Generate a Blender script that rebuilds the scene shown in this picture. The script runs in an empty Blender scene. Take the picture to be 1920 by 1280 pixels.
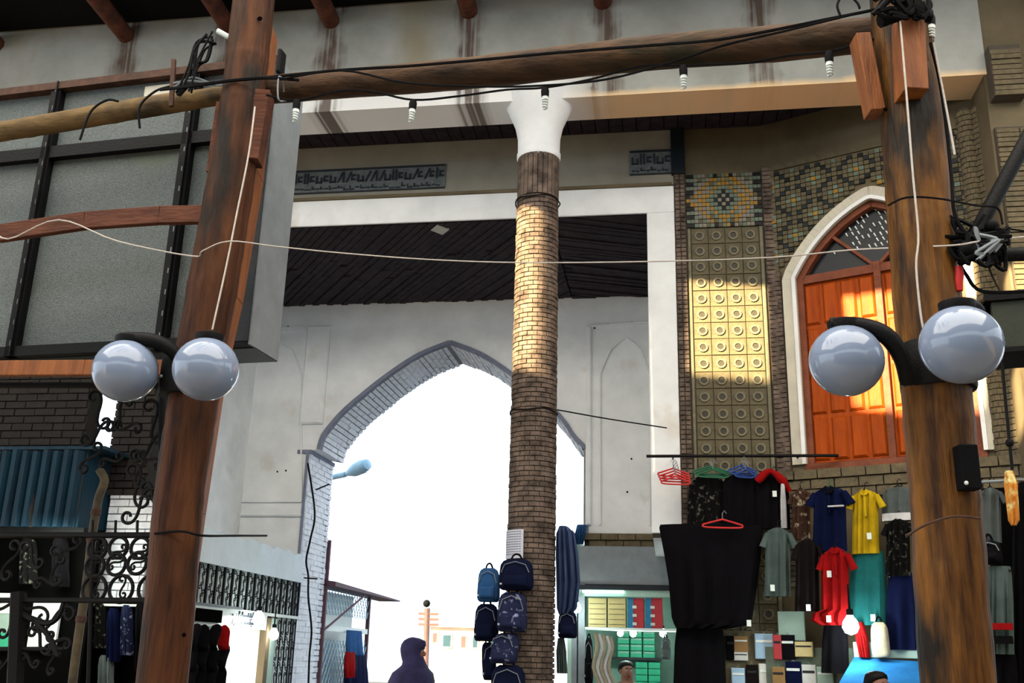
import bpy, math, random
from mathutils import Vector, Matrix
from mathutils.geometry import tessellate_polygon
random.seed(7)
C = bpy.context.scene.collection
PI = math.pi
# ------------------------------------------------------------------ camera, sky, sun, exposure
F = 1900.0
CAM = Vector((0, 0, 1.55))
PITCH, ROLL = math.radians(17.25), math.radians(1.5)
RM = Matrix.Rotation(math.radians(90) + PITCH, 3, 'X') @ Matrix.Rotation(ROLL, 3, 'Z')
cd = bpy.data.cameras.new('camera'); cam = bpy.data.objects.new('camera', cd); C.objects.link(cam)
cam.location = CAM; cam.rotation_euler = RM.to_euler()
cd.sensor_width = 36; cd.lens = 36 * F / 1920; cd.clip_start = 0.05; cd.clip_end = 500
bpy.context.scene.camera = cam
w = bpy.data.worlds.new('sky'); bpy.context.scene.world = w; w.use_nodes = True
bg = w.node_tree.nodes['Background']; bg.inputs[0].default_value = (0.80, 0.91, 1.0, 1); bg.inputs[1].default_value = 2.5
SUN_AZ, SUN_EL = math.radians(45), math.radians(22)       # light travels to the right and away
SL = Vector((math.sin(SUN_AZ) * math.cos(SUN_EL), math.cos(SUN_AZ) * math.cos(SUN_EL), -math.sin(SUN_EL)))
sd = bpy.data.lights.new('sun', 'SUN'); so = bpy.data.objects.new('sun', sd); C.objects.link(so)
sd.energy = 44; sd.color = (1.0, 0.76, 0.42); sd.angle = math.radians(0.6)
so.rotation_euler = SL.to_track_quat('-Z', 'Y').to_euler(); so.location = (-8, -8, 12)
vs = bpy.context.scene.view_settings
vs.view_transform = 'Standard'; vs.look = 'None'; vs.gamma = 1; vs.use_curve_mapping = False; vs.exposure = 0.0

# ------------------------------------------------------------------ frames
def ray(px, py):
    return (RM @ Vector(((px - 960) / F, -(py - 640) / F, -1))).normalized()
def atY(px, py, Y):
    d = ray(px, py); return CAM + d * (Y / d.y)
class Frame:                                             # upright plane frame: u along, v behind, z up
    def __init__(s, o, deg):
        a = math.radians(deg); s.o = Vector((o[0], o[1], 0)); s.u = Vector((math.cos(a), -math.sin(a), 0)); s.v = Vector((math.sin(a), math.cos(a), 0))
        s.deg = deg
    def W(s, u, v, z): return s.o + s.u * u + s.v * v + Vector((0, 0, z))
    def uz(s, px, py, v=0.0):
        d = ray(px, py); t = ((s.o - CAM).dot(s.v) + v) / d.dot(s.v); p = CAM + d * t
        return (p - s.o).dot(s.u), p.z
    def U(s, px, py, v=0.0): return s.uz(px, py, v)[0]
    def Z(s, px, py, v=0.0): return s.uz(px, py, v)[1]
    def vz(s, px, py, u):                                # hit on a plane u = const
        d = ray(px, py); t = ((s.o - CAM).dot(s.u) + u) / d.dot(s.u); p = CAM + d * t
        return (p - s.o).dot(s.v), p.z
FA = Frame((0, 9.6), 9.0)                                # facade: v=0 front face, v=VB recessed back wall
VB, VC = 2.45, -0.8
u_s = FA.U(1452, 700)
FD = Frame(tuple(FA.W(u_s, 0, 0)[:2]), 33)               # splayed wall with the arched door
FP = Frame((-1.66, 4.9), 16)                             # line of the log posts
IDF = Frame((0, 0), 0)

# ------------------------------------------------------------------ mesh builder
class MB:
    def __init__(s, fr=None): s.v = []; s.f = []; s.m = []; s.fr = fr or IDF; s.cur = 0
    def pt(s, p): s.v.append(tuple(s.fr.W(*p))); return len(s.v) - 1
    def face(s, idx): s.f.append(tuple(idx)); s.m.append(s.cur)
    def box(s, a, b):
        x0, y0, z0 = a; x1, y1, z1 = b
        i = [s.pt(p) for p in ((x0, y0, z0), (x1, y0, z0), (x1, y1, z0), (x0, y1, z0), (x0, y0, z1), (x1, y0, z1), (x1, y1, z1), (x0, y1, z1))]
        for q in ((0, 3, 2, 1), (4, 5, 6, 7), (0, 1, 5, 4), (1, 2, 6, 5), (2, 3, 7, 6), (3, 0, 4, 7)): s.face([i[k] for k in q])
        return s
    def hexa(s, pts):                                    # 8 points: bottom ring of 4, top ring of 4
        i = [s.pt(p) for p in pts]
        for q in ((0, 3, 2, 1), (4, 5, 6, 7), (0, 1, 5, 4), (1, 2, 6, 5), (2, 3, 7, 6), (3, 0, 4, 7)): s.face([i[k] for k in q])
        return s
    def cham(s, a, b, c):                                # box with its front (low v) edges chamfered
        x0, y0, z0 = a; x1, y1, z1 = b
        r0 = [(x0, y1, z0), (x1, y1, z0), (x1, y1, z1), (x0, y1, z1)]
        r1 = [(x0, y0 + c, z0), (x1, y0 + c, z0), (x1, y0 + c, z1), (x0, y0 + c, z1)]
        r2 = [(x0 + c, y0, z0 + c), (x1 - c, y0, z0 + c), (x1 - c, y0, z1 - c), (x0 + c, y0, z1 - c)]
        R = [[s.pt(p) for p in r] for r in (r0, r1, r2)]
        for k in range(2):
            for j in range(4): s.face([R[k][j], R[k][(j + 1) % 4], R[k + 1][(j + 1) % 4], R[k + 1][j]])
        s.face(R[2]); return s
    def prism(s, poly, y0, y1, axis='v'):                # polygon in (u,z) pulled from v=y0 to y1, or in (u,v) from z=y0 to y1
        g = (lambda p, t: (p[0], t, p[1])) if axis == 'v' else ((lambda p, t: (p[0], p[1], t)) if axis == 'z' else (lambda p, t: (t, p[0], p[1])))
        a = [s.pt(g(p, y0)) for p in poly]; b = [s.pt(g(p, y1)) for p in poly]; n = len(poly)
        tri = tessellate_polygon([[Vector((p[0], p[1], 0)) for p in poly]])
        for t in tri: s.face([a[k] for k in t]); s.face([b[k] for k in reversed(t)])
        for k in range(n): s.face([a[k], a[(k + 1) % n], b[(k + 1) % n], b[k]])
        return s
    def tube(s, pts, rad, n=8, caps=True):               # pts are frame coordinates
        P = [s.fr.W(*p) for p in pts]; rings = []
        up = Vector((0, 0, 1)); last = None
        for i, p in enumerate(P):
            t = (P[min(i + 1, len(P) - 1)] - P[max(i - 1, 0)])
            t = t.normalized() if t.length > 1e-9 else Vector((0, 0, 1))
            if last is None:
                a = up if abs(t.z) < 0.9 else Vector((1, 0, 0)); n1 = (a - t * a.dot(t)).normalized()
            else:
                n1 = last - t * last.dot(t); n1 = n1.normalized() if n1.length > 1e-6 else last
            last = n1; n2 = t.cross(n1); r = rad[i] if isinstance(rad, (list, tuple)) else rad
            ring = []
            for k in range(n):
                q = p + (n1 * math.cos(2 * PI * k / n) + n2 * math.sin(2 * PI * k / n)) * r
                s.v.append(tuple(q)); ring.append(len(s.v) - 1)
            rings.append(ring)
        for a, b in zip(rings, rings[1:]):
            for k in range(n): s.face([a[k], a[(k + 1) % n], b[(k + 1) % n], b[k]])
        if caps: s.face(list(reversed(rings[0]))); s.face(rings[-1])
        return s
    def lathe(s, c, prof, n=20, sx=1.0, sy=1.0, caps=True):  # prof: (r, z) around the upright axis through c
        rings = []
        for r, z in prof:
            rings.append([s.pt((c[0] + r * sx * math.cos(2 * PI * k / n), c[1] + r * sy * math.sin(2 * PI * k / n), c[2] + z)) for k in range(n)])
        for a, b in zip(rings, rings[1:]):
            for k in range(n): s.face([a[k], a[(k + 1) % n], b[(k + 1) % n], b[k]])
        if caps: s.face(list(reversed(rings[0]))); s.face(rings[-1])
        return s
    def ball(s, c, r, n=16, m=10, sc=(1, 1, 1)):
        return s.lathe(c, [(max(1e-4, r * math.sin(PI * i / m)), -r * sc[2] * math.cos(PI * i / m)) for i in range(m + 1)], n, sc[0], sc[1])
    def build(s, name, mats, parent=None, loc=None, smooth=False, bevel=0):
        if not isinstance(mats, (list, tuple)): mats = [mats]
        if loc is None:
            if parent is not None: loc = Vector(parent['_w'])
            else:
                xs = [p[0] for p in s.v]; ys = [p[1] for p in s.v]; zs = [p[2] for p in s.v]
                loc = Vector(((min(xs) + max(xs)) / 2, (min(ys) + max(ys)) / 2, min(zs)))
        loc = Vector(loc)
        me = bpy.data.meshes.new(name); me.from_pydata([tuple(Vector(p) - loc) for p in s.v], [], s.f)
        for m in mats: me.materials.append(m)
        if len(mats) > 1: me.polygons.foreach_set('material_index', s.m)
        if smooth: me.polygons.foreach_set('use_smooth', [True] * len(me.polygons))
        me.update()
        import bmesh
        bm = bmesh.new(); bm.from_mesh(me); bmesh.ops.recalc_face_normals(bm, faces=bm.faces); bm.to_mesh(me); bm.free()
        if smooth and hasattr(me, 'set_sharp_from_angle'): me.set_sharp_from_angle(angle=math.radians(50))
        o = bpy.data.objects.new(name, me); C.objects.link(o)
        if parent is not None: o.parent = parent; o.location = loc - Vector(parent['_w'])
        else: o.location = loc
        o['_w'] = tuple(loc)
        if bevel:
            b = o.modifiers.new('bevel', 'BEVEL'); b.width = bevel; b.segments = 2; b.limit_method = 'ANGLE'
        return o
def thing(name, loc, label, cat, group=None):
    o = bpy.data.objects.new(name, None); C.objects.link(o); o.location = loc; o.empty_display_size = .1
    o['_w'] = tuple(loc); return tag(o, label, cat, group)
def tag(o, label=None, cat=None, group=None, kind=None):
    if label: o['label'] = label
    if cat: o['category'] = cat
    if group: o['group'] = group
    if kind: o['kind'] = kind
    return o
def struct(o, label=None): o['kind'] = 'structure'; (label and o.__setitem__('label', label)); return o
def stuff(o): o['kind'] = 'stuff'; return o
def dupm(src, wloc, parent=None, rotz=0, sc=None):       # copy of one object at a world place
    o = src.copy(); C.objects.link(o); o.location = wloc; o['_w'] = tuple(wloc); o.rotation_euler = (0, 0, rotz)
    if sc: o.scale = sc
    o.parent = None
    if parent is not None: o.parent = parent; o.location = Vector(wloc) - Vector(parent['_w'])
    return o
def smoothpts(pts, n=6):                                 # Catmull-Rom through points
    P = [Vector(p) for p in pts]; out = []
    for i in range(len(P) - 1):
        a, b, c, d = P[max(i - 1, 0)], P[i], P[i + 1], P[min(i + 2, len(P) - 1)]
        for k in range(n):
            t = k / n
            out.append(tuple(0.5 * ((2 * b) + (c - a) * t + (2 * a - 5 * b + 4 * c - d) * t * t + (3 * b - a - 3 * c + d) * t ** 3)))
    out.append(tuple(P[-1])); return out
def clip(poly, a, b, c):                                 # keep a*x+b*y<=c
    out = []
    for i in range(len(poly)):
        p, q = poly[i], poly[(i + 1) % len(poly)]
        fp, fq = a * p[0] + b * p[1] - c, a * q[0] + b * q[1] - c
        if fp <= 0: out.append(p)
        if fp * fq < 0:
            t = fp / (fp - fq); out.append((p[0] + (q[0] - p[0]) * t, p[1] + (q[1] - p[1]) * t))
    return out

# ------------------------------------------------------------------ materials
M = {}
def mat(name, col, rough=0.8, var=0.25, scale=6, stretch=(1, 1, 1), col2=None, bump=0.15, bscale=None, metal=0, detail=6, spots=None, spec=0.18, contrast=1.0):
    m = bpy.data.materials.new(name); m.use_nodes = True; nt = m.node_tree; N = nt.nodes; Lk = nt.links
    b = N['Principled BSDF']; b.inputs['Roughness'].default_value = rough; b.inputs['Metallic'].default_value = metal
    b.inputs['Specular IOR Level'].default_value = spec
    tc = N.new('ShaderNodeTexCoord'); mp = N.new('ShaderNodeMapping'); mp.inputs['Scale'].default_value = stretch
    Lk.new(tc.outputs['Object'], mp.inputs[0])
    nz = N.new('ShaderNodeTexNoise'); nz.inputs['Scale'].default_value = scale; nz.inputs['Detail'].default_value = detail; nz.inputs['Roughness'].default_value = 0.62
    Lk.new(mp.outputs[0], nz.inputs[0])
    cr = N.new('ShaderNodeValToRGB'); c2 = col2 or tuple(c * (1 - var) for c in col)
    lo, hi = 0.5 - 0.2 / contrast, 0.5 + 0.2 / contrast
    cr.color_ramp.elements[0].position = lo; cr.color_ramp.elements[1].position = hi
    cr.color_ramp.elements[0].color = (*c2, 1); cr.color_ramp.elements[1].color = (*col, 1)
    Lk.new(nz.outputs[0], cr.inputs[0]); out = cr.outputs[0]
    if spots:
        n2 = N.new('ShaderNodeTexNoise'); n2.inputs['Scale'].default_value = spots[1]; n2.inputs['Detail'].default_value = 8
        mp2 = N.new('ShaderNodeMapping'); mp2.inputs['Scale'].default_value = spots[3] if len(spots) > 3 else (1, 1, 1)
        Lk.new(tc.outputs['Object'], mp2.inputs[0]); Lk.new(mp2.outputs[0], n2.inputs[0])
        r2 = N.new('ShaderNodeValToRGB'); r2.color_ramp.elements[0].position = spots[2]; r2.color_ramp.elements[1].position = min(1, spots[2] + 0.12)
        Lk.new(n2.outputs[0], r2.inputs[0])
        mx = N.new('ShaderNodeMixRGB'); mx.inputs[2].default_value = (*spots[0], 1); Lk.new(r2.outputs[0], mx.inputs[0]); Lk.new(out, mx.inputs[1]); out = mx.outputs[0]
    Lk.new(out, b.inputs['Base Color'])
    if bump:
        bn = N.new('ShaderNodeTexNoise'); bn.inputs['Scale'].default_value = bscale or scale * 5; bn.inputs['Detail'].default_value = 5
        Lk.new(mp.outputs[0], bn.inputs[0]); bp = N.new('ShaderNodeBump'); bp.inputs['Strength'].default_value = bump; bp.inputs['Distance'].default_value = 0.02
        Lk.new(bn.outputs[0], bp.inputs['Height']); Lk.new(bp.outputs[0], b.inputs['Normal'])
    M[name] = m; return m
def glow(name, col, strength):
    m = bpy.data.materials.new(name); m.use_nodes = True; b = m.node_tree.nodes['Principled BSDF']
    b.inputs['Base Color'].default_value = (*col, 1); b.inputs['Emission Color'].default_value = (*col, 1); b.inputs['Emission Strength'].default_value = strength
    M[name] = m; return m
mat('white_plaster', (.86, .88, .90), .85, scale=2.2, col2=(.70, .72, .74), bump=.12, spots=((.62, .58, .53), 1.6, .60))
mat('grey_plaster', (.62, .62, .58), .9, scale=1.6, col2=(.40, .40, .36), bump=.25, bscale=9, spots=((.25, .21, .15), 1.1, .60, (1, 1, .35)))
mat('brown_plaster', (.17, .135, .085), .9, scale=1.3, col2=(.085, .068, .04), bump=.2)
mat('cream_plaster', (.62, .58, .48), .85, scale=3, col2=(.45, .42, .36), bump=.1)
mat('brick', (.17, .125, .10), .9, scale=9, contrast=1.4, col2=(.05, .038, .032), bump=.35)
mat('brick_pale', (.17, .135, .08), .9, scale=14, col2=(.09, .075, .05), bump=.35)
mat('mortar', (.09, .075, .06), .95, scale=20)
mat('brick_white', (.80, .82, .88), .8, scale=12, col2=(.60, .62, .70), bump=.3)
mat('mortar_pale', (.30, .31, .34), .95, scale=20)
mat('arch_rim', (.22, .24, .33), .8, scale=8)
mat('dark_plank', (.040, .030, .038), .8, spec=.2, scale=9, stretch=(1, 1, 1), col2=(.014, .011, .016), bump=.4)
mat('black_board', (.006, .006, .006), .95, scale=5, spec=.1)
mat('red_wood', (.16, .052, .028), .8, scale=8, stretch=(1, 1, .5), col2=(.05, .02, .015), bump=.3)
mat('post_wood', (.20, .082, .014), .5, spec=.15, scale=6, stretch=(2.2, 2.2, .25), col2=(.026, .009, .003), bump=.6, contrast=1.3, spots=((.012, .008, .005), 3.2, .50, (1.6, 1.6, .4)))
mat('post_wood_grey', (.095, .034, .013), .6, spec=.12, scale=6, stretch=(2.2, 2.2, .25), col2=(.018, .006, .003), bump=.6, contrast=1.2, spots=((.012, .009, .007), 3.2, .53, (1.6, 1.6, .4)))
mat('beam_wood', (.10, .052, .026), .75, scale=5, stretch=(.35, 1.6, 1.6), col2=(.020, .012, .008), bump=.5, spots=((.025, .022, .012), 3.2, .55, (.6, 1.6, 1.6)))
mat('log_wood', (.20, .125, .05), .75, scale=4, stretch=(.5, 1.6, 1.6), col2=(.07, .045, .02), bump=.5, spots=((.05, .035, .02), 3, .56))
mat('rail_wood', (.13, .045, .024), .75, scale=6, stretch=(.4, 2, 2), col2=(.05, .018, .011), bump=.4)
mat('orange_wood', (.27, .085, .018), .6, spec=.3, scale=9, stretch=(2, 2, .3), col2=(.12, .035, .01), bump=.4)
mat('door_wood', (.42, .070, .003), .5, spec=.12, scale=9, stretch=(2, 2, .3), col2=(.26, .040, .003), bump=.25)
mat('door_frame', (.23, .07, .035), .6, scale=9, col2=(.14, .04, .02), bump=.2)
mat('black_iron', (.004, .004, .005), .6, scale=14, metal=0, spec=.15)
mat('rusty_iron', (.10, .05, .035), .75, scale=14, col2=(.04, .025, .02), metal=.2)
mat('grey_metal', (.20, .225, .245), .5, scale=7, col2=(.15, .17, .19), bump=.05)
mat('rough_sheet', (.13, .15, .15), .42, spec=.35, scale=120, contrast=1.4, col2=(.055, .068, .068), bump=.5, bscale=170, spots=((.10, .12, .08), .9, .60, (1, 1, 2.2)))
mat('dark_metal', (.012, .014, .02), .5, scale=8, spec=.25)
mat('green_grey', (.045, .052, .04), .6, scale=6)
mat('globe', (.20, .25, .36), .10, spec=.6, var=.04, scale=3, bump=0, spots=((.17, .19, .22), 5, .64))
mat('cable', (.004, .004, .005), .7, scale=20, spec=.08)
mat('white_cable', (.55, .50, .46), .6, scale=20)
mat('tile_olive', (.125, .105, .058), .55, scale=16, col2=(.075, .062, .038), bump=.3)
mat('tile_ring', (.19, .17, .11), .5, scale=16, col2=(.12, .105, .07), bump=.2)
mat('tile_core', (.05, .046, .034), .4, scale=16)
mat('tile_blue', (.010, .016, .02), .4, scale=20)
mat('tile_black', (.004, .004, .006), .4, scale=20)
mat('tile_yellow', (.30, .16, .02), .35, scale=20)
mat('tile_green', (.12, .16, .12), .35, scale=20)
mat('tile_pale', (.20, .185, .15), .4, scale=20)
mat('glyph_dark', (.03, .035, .045), .4, scale=20)
mat('glyph_ground', (.17, .19, .19), .5, scale=24, col2=(.09, .105, .11))
mat('floor_stone', (.075, .075, .08), .8, scale=3)
mat('street', (.62, .60, .56), .9, scale=2)
mat('far_wall', (.85, .75, .66), .9, scale=1)
mat('far_glass', (.03, .07, .10), .3, scale=1)
mat('far_red', (.12, .07, .07), .8, scale=3)
mat('lamp_blue', (.30, .50, .66), .4, scale=8)
mat('blue_metal', (.004, .038, .07), .6, spec=.25, scale=5, stretch=(3, 3, .3), col2=(.003, .014, .03), spots=((.09, .08, .07), 5, .64, (2, 2, .25)))
mat('pipe', (.12, .09, .05), .6, scale=8, col2=(.03, .025, .018))
mat('dark_brick', (.032, .028, .027), .95, spec=.15, scale=5, col2=(.022, .02, .02), bump=.4)
mat('dark_mortar', (.03, .028, .025), .95, scale=20)
mat('shop_white', (.70, .76, .74), .6, scale=4, var=.1)
mat('sheet_white', (.66, .74, .80), .6, scale=3, col2=(.56, .62, .66), bump=.2)
mat('shop_green', (.35, .50, .43), .6, scale=4)
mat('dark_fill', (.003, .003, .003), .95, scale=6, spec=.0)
mat('paper', (.55, .57, .66), .8, scale=5, var=.08)
mat('ink', (.22, .24, .33), .8, scale=5)
mat('skin_tone', (.24, .115, .08), .55, scale=9, var=.1)
mat('hair', (.0025, .002, .002), .6, scale=30)
mat('scarf', (.035, .03, .10), .8, scale=12, col2=(.02, .018, .05))
mat('glass_dark', (.010, .013, .018), .25, scale=3, bump=0)
mat('glass', (.75, .80, .82), .08, scale=3, bump=0)
M['glass'].node_tree.nodes['Principled BSDF'].inputs['Transmission Weight'].default_value = .8
glow('lamp_cold', (.85, 1.0, .97), 30)
glow('lamp_warm', (1.0, .95, .88), 30)
glow('tube_glow', (.72, 1.0, .90), 6)
def cloth(name, col, col2=None, spots=None): return mat(name, col, .95, scale=5, spec=.08, col2=col2 or tuple(c * .6 for c in col), bump=.12, bscale=60, spots=spots)
for n_, c_ in dict(black=(.0035, .003, .0045), yellow=(.56, .38, .012), red=(.30, .005, .006), teal=(.012, .115, .115), navy=(.003, .006, .035), greygreen=(.085, .12, .115), slate=(.10, .12, .12),
                   brown=(.008, .006, .006), blueb=(.02, .16, .42), white=(.62, .62, .64), beige=(.42, .38, .27), bag=(.005, .008, .03), bag_blue=(.03, .10, .26), plastic=(.055, .085, .19)).items():
    cloth('c_' + n_, c_)
cloth('c_pattern', (.005, .005, .005), spots=((.12, .115, .09), 22, .58))
cloth('c_floral', (.06, .03, .02), spots=((.50, .42, .30), 16, .56))
cloth('c_bright', (.75, .30, .05), spots=((.75, .66, .30), 18, .50))
cloth('c_bagpat', (.02, .025, .07), spots=((.30, .32, .50), 26, .57))
for n_, c_ in dict(box_yellow=(.52, .43, .20), box_red=(.42, .04, .05), box_blue=(.03, .16, .30), box_green=(.04, .42, .24), box_white=(.6, .62, .6), plastic_red=(.55, .03, .03), plastic_green=(.02, .12, .06), plastic_blue=(.02, .06, .25), pack_blue=(.33, .50, .68), pack_brown=(.28, .16, .06)).items():
    mat(n_, c_, .45, var=.15, scale=9, bump=.03)

def frosted():  # bluish tint offsets the warm sun in the added rooflight
    m = bpy.data.materials.new('fill_light_sheet'); m.use_nodes = True; nt = m.node_tree; b = nt.nodes['Principled BSDF']; nt.nodes.remove(b)
    t = nt.nodes.new('ShaderNodeBsdfTranslucent'); t.inputs[0].default_value = (.82, .88, 1.0, 1); nt.links.new(t.outputs[0], nt.nodes['Material Output'].inputs[0]); M['fill_light_sheet'] = m
frosted()
# ================================================================== LARGE STRUCTURE
Z_SOF, Z_ENT, Z_CEIL = 5.86, 6.50, 6.78
Z_TOP = FA.Z(430, 28, VC - .42); ZR = Z_TOP + .06
UL, UR = -3.72, 1.35                                     # recess sides
UC = -1.18                                               # arch centre
# floor
mb = MB(); mb.box((-30, -14, -.2), (30, 60, 0)); struct(mb.build('floor', M['floor_stone']))
# --- roof over the market lane: boards on rafters, with open skylights, unseen and shaped to cast the sun patches
def onroof(p, z=ZR): t = (z - p.z) / -SL.z; return p - SL * t
holes = []
def hole(pts): holes.append([onroof(Vector(p)) for p in pts])
hole([FA.W(*(lambda a: (a[0], 0, a[1]))(FA.uz(x, y))) for x, y in ((1296, 533), (1443, 545), (1447, 720), (1299, 706))])
sp = Vector((SL.y, -SL.x, 0)).normalized()               # sideways as the sun sees it
CV = VC - .25; cu = FA.U(1010, 300, CV)
cc = FA.W(cu, CV, 0)
VW = VC - .42                                           # face of the upper wall
hole([cc + sp * a + Vector((0, 0, b)) for a, b in ((-.18, 5.38), (.165, 5.30), (.165, 3.80), (-.18, 3.86))])
dp = lambda x, y: FD.W(FD.uz(x, y)[0], 0.05, FD.uz(x, y)[1])
hole([dp(1578, 556), dp(1690, 545), dp(1700, 775), dp(1600, 760)])
hole([dp(1796, 640), dp(1850, 655), dp(1845, 775), dp(1800, 770)])
fp = lambda x, y: FA.W(FA.uz(x, y, VC - .48)[0], VC - .48, FA.uz(x, y, VC - .48)[1])
hole([dp(1786, 500), dp(1838, 498), dp(1842, 562), dp(1790, 565)])
hole([fp(1858, 492), fp(1975, 486), fp(1975, 566), fp(1860, 572)])
hole([fp(1862, 655), fp(1910, 650), fp(1912, 765), fp(1866, 770)])
ring = [Vector((-17, -9, 0)), Vector((12, -9, 0)), FA.W(11, .5, 0), FA.W(-17, .5, 0)]
def flat(L): return [Vector((p.x, p.y, 0)) for p in L]
FILL_OPENING = [Vector((-8.5, -1.5, 0)), Vector((6.5, -1.5, 0)), Vector((6.5, 5.6, 0)), Vector((-8.5, 5.6, 0))]   # unseen frosted rooflight, added to brighten the recess
loops = [flat(ring), FILL_OPENING]
allp = [p for l in loops for p in l]; tri = tessellate_polygon(loops)
mb = MB()
for z in (Z_TOP + .03, Z_TOP + .11):
    base = len(mb.v)
    for p in allp: mb.v.append((p.x, p.y, z))
    for t in tri: mb.face([base + k for k in t])
k0 = 0
for l in loops:
    n = len(l)
    for k in range(n):
        a, b = k0 + k, k0 + (k + 1) % n; mb.face([a, b, b + len(allp), a + len(allp)])
    k0 += n
roof = struct(mb.build('ceiling', M['black_board']))
loops = [FILL_OPENING] + [flat(h) for h in holes]                 # the added frosted sheets, gaps cut where the sun patches come through
allp = [p for l in loops for p in l]; tri = tessellate_polygon(loops)
mb = MB()
for p in allp: mb.v.append((p.x, p.y, Z_TOP + .07))
for t in tri: mb.face(t)
mb.build('added_fill_sheet', M['fill_light_sheet'], roof)
mb = MB(); mb.box((-17, -9.2, 0), (12, -9, 5.0)); struct(mb.build('wall_light_block', M['brown_plaster']))  # unseen wall added to cut light from behind the camera
mb = MB(); mb.box((8.5, -9, 0), (8.7, 7.5, 4.2)); struct(mb.build('wall_light_block_east', M['brown_plaster']))  # unseen side wall, added to close off light from the right
for k in range(5):                                       # boards seen at the top left
    b = MB(FA); b.box((-9 + .0, VW - 2.6 + k * .52, Z_TOP - .02), (4.5, VW - 2.6 + k * .52 + .49, Z_TOP + .025)); b.build('board', M['black_board'], roof)
RAFT = [FA.U(x, y, VW) for x, y in ((-5, 80), (238, 60), (432, 40), (622, 30), (880, 12), (1130, 12), (1420, 5))]
STEP = (RAFT[-1] - RAFT[0]) / 6
for k in range(-1, 9):                                   # log rafters whose tips bear on the wall
    u = RAFT[k] if 0 <= k < 7 else RAFT[0] + STEP * k
    b = MB(FA); b.tube([(u, VW + .1, Z_TOP - .16), (u, VW - .02, Z_TOP - .16), (u + .02, VW - 1.2, Z_TOP - .12), (u, VW - 2.8, Z_TOP - .08)], [.085, .088, .095, .10], 10)
    tag(b.build('roof_rafter', M['red_wood'], smooth=True), 'reddish log rafter under the dark roof, ' + ('outside the frame on the left', 'cut by the left picture edge', 'first fully seen from the left', 'hidden behind the left post', 'second right of the left post' if 0 else 'first right of the left post', 'second right of the left post', 'above the brick column side', 'third from the right end', 'second from the right end', 'at the far right end')[k + 1], 'rafter', 'roof rafters along the wall top')

# --- upper wall (entablature) carried by the column, with rust streaks under each rafter
def streaked():
    m = mat('streaked_plaster', (.42, .43, .41), .9, scale=1.4, col2=(.27, .275, .25), bump=.2, bscale=9, spots=((.30, .27, .20), .9, .62, (1, 1, .3)))
    nt = m.node_tree; N = nt.nodes; L = nt.links; b = N['Principled BSDF']; src = b.inputs['Base Color'].links[0].from_socket
    def math_(op, a, bb=None, c=None):
        n = N.new('ShaderNodeMath'); n.operation = op
        for i, x in enumerate((a, bb, c)):
            if x is None: continue
            if isinstance(x, (int, float)): n.inputs[i].default_value = x
            else: L.new(x, n.inputs[i])
        return n.outputs[0]
    at = N.new('ShaderNodeAttribute'); at.attribute_name = 'wall_uv'; sep = N.new('ShaderNodeSeparateXYZ'); L.new(at.outputs['Vector'], sep.inputs[0])
    u, z = sep.outputs[0], sep.outputs[1]
    nz = N.new('ShaderNodeTexNoise'); nz.inputs['Scale'].default_value = 3; nz.inputs['Detail'].default_value = 7; L.new(at.outputs['Vector'], nz.inputs[0])
    wob = math_('MULTIPLY', math_('SUBTRACT', nz.outputs[0], .5), .35)
    tot = None
    for r in RAFT[1:]:
        d = math_('ABSOLUTE', math_('SUBTRACT', math_('ADD', u, wob), r + .02))
        s_ = math_('SUBTRACT', 1.0, math_('DIVIDE', d, .17)); s_ = math_('MAXIMUM', s_, 0.0)
        tot = s_ if tot is None else math_('MAXIMUM', tot, s_)
    mp = N.new('ShaderNodeMapping'); mp.inputs['Scale'].default_value = (22, .7, 1); L.new(at.outputs['Vector'], mp.inputs[0])
    n2 = N.new('ShaderNodeTexNoise'); n2.inputs['Scale'].default_value = 1.0; n2.inputs['Detail'].default_value = 5; L.new(mp.outputs[0], n2.inputs[0])
    st = math_('MULTIPLY', tot, math_('MULTIPLY', math_('SUBTRACT', n2.outputs[0], .30), 5.0)); st = math_('MINIMUM', math_('MAXIMUM', st, 0.0), .9)
    cr = N.new('ShaderNodeMixRGB'); cr.inputs[2].default_value = (.085, .05, .035, 1); L.new(st, cr.inputs[0]); L.new(src, cr.inputs[1])
    # warm light on the underside right of the column, put into the colour
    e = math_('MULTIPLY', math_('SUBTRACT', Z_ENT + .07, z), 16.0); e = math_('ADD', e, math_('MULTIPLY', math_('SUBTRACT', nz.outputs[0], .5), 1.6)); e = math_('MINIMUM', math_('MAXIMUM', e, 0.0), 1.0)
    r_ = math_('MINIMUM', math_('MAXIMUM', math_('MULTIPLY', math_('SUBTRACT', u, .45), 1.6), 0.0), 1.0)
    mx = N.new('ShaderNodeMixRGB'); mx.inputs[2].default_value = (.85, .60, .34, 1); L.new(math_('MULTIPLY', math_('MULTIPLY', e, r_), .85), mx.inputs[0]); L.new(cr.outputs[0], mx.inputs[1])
    # light on the lower half and underside left of the column, painted whiter
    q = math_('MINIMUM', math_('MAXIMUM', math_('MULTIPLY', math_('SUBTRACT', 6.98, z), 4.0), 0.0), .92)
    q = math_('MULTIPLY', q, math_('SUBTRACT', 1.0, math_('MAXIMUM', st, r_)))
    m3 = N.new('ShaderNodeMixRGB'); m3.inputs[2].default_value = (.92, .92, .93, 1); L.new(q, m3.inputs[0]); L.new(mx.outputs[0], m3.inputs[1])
    L.new(m3.outputs[0], b.inputs['Base Color']); return m
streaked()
def add_uv(o, fr):
    me = o.data; a = me.attributes.new('wall_uv', 'FLOAT_VECTOR', 'POINT')
    for i, v in enumerate(me.vertices):
        p = v.co + Vector(o['_w']) - fr.o; a.data[i].vector = (p.dot(fr.u), v.co.z + o['_w'][2], 0)
uE = FA.U(1848, 120, VW)
mb = MB(FA)
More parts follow.
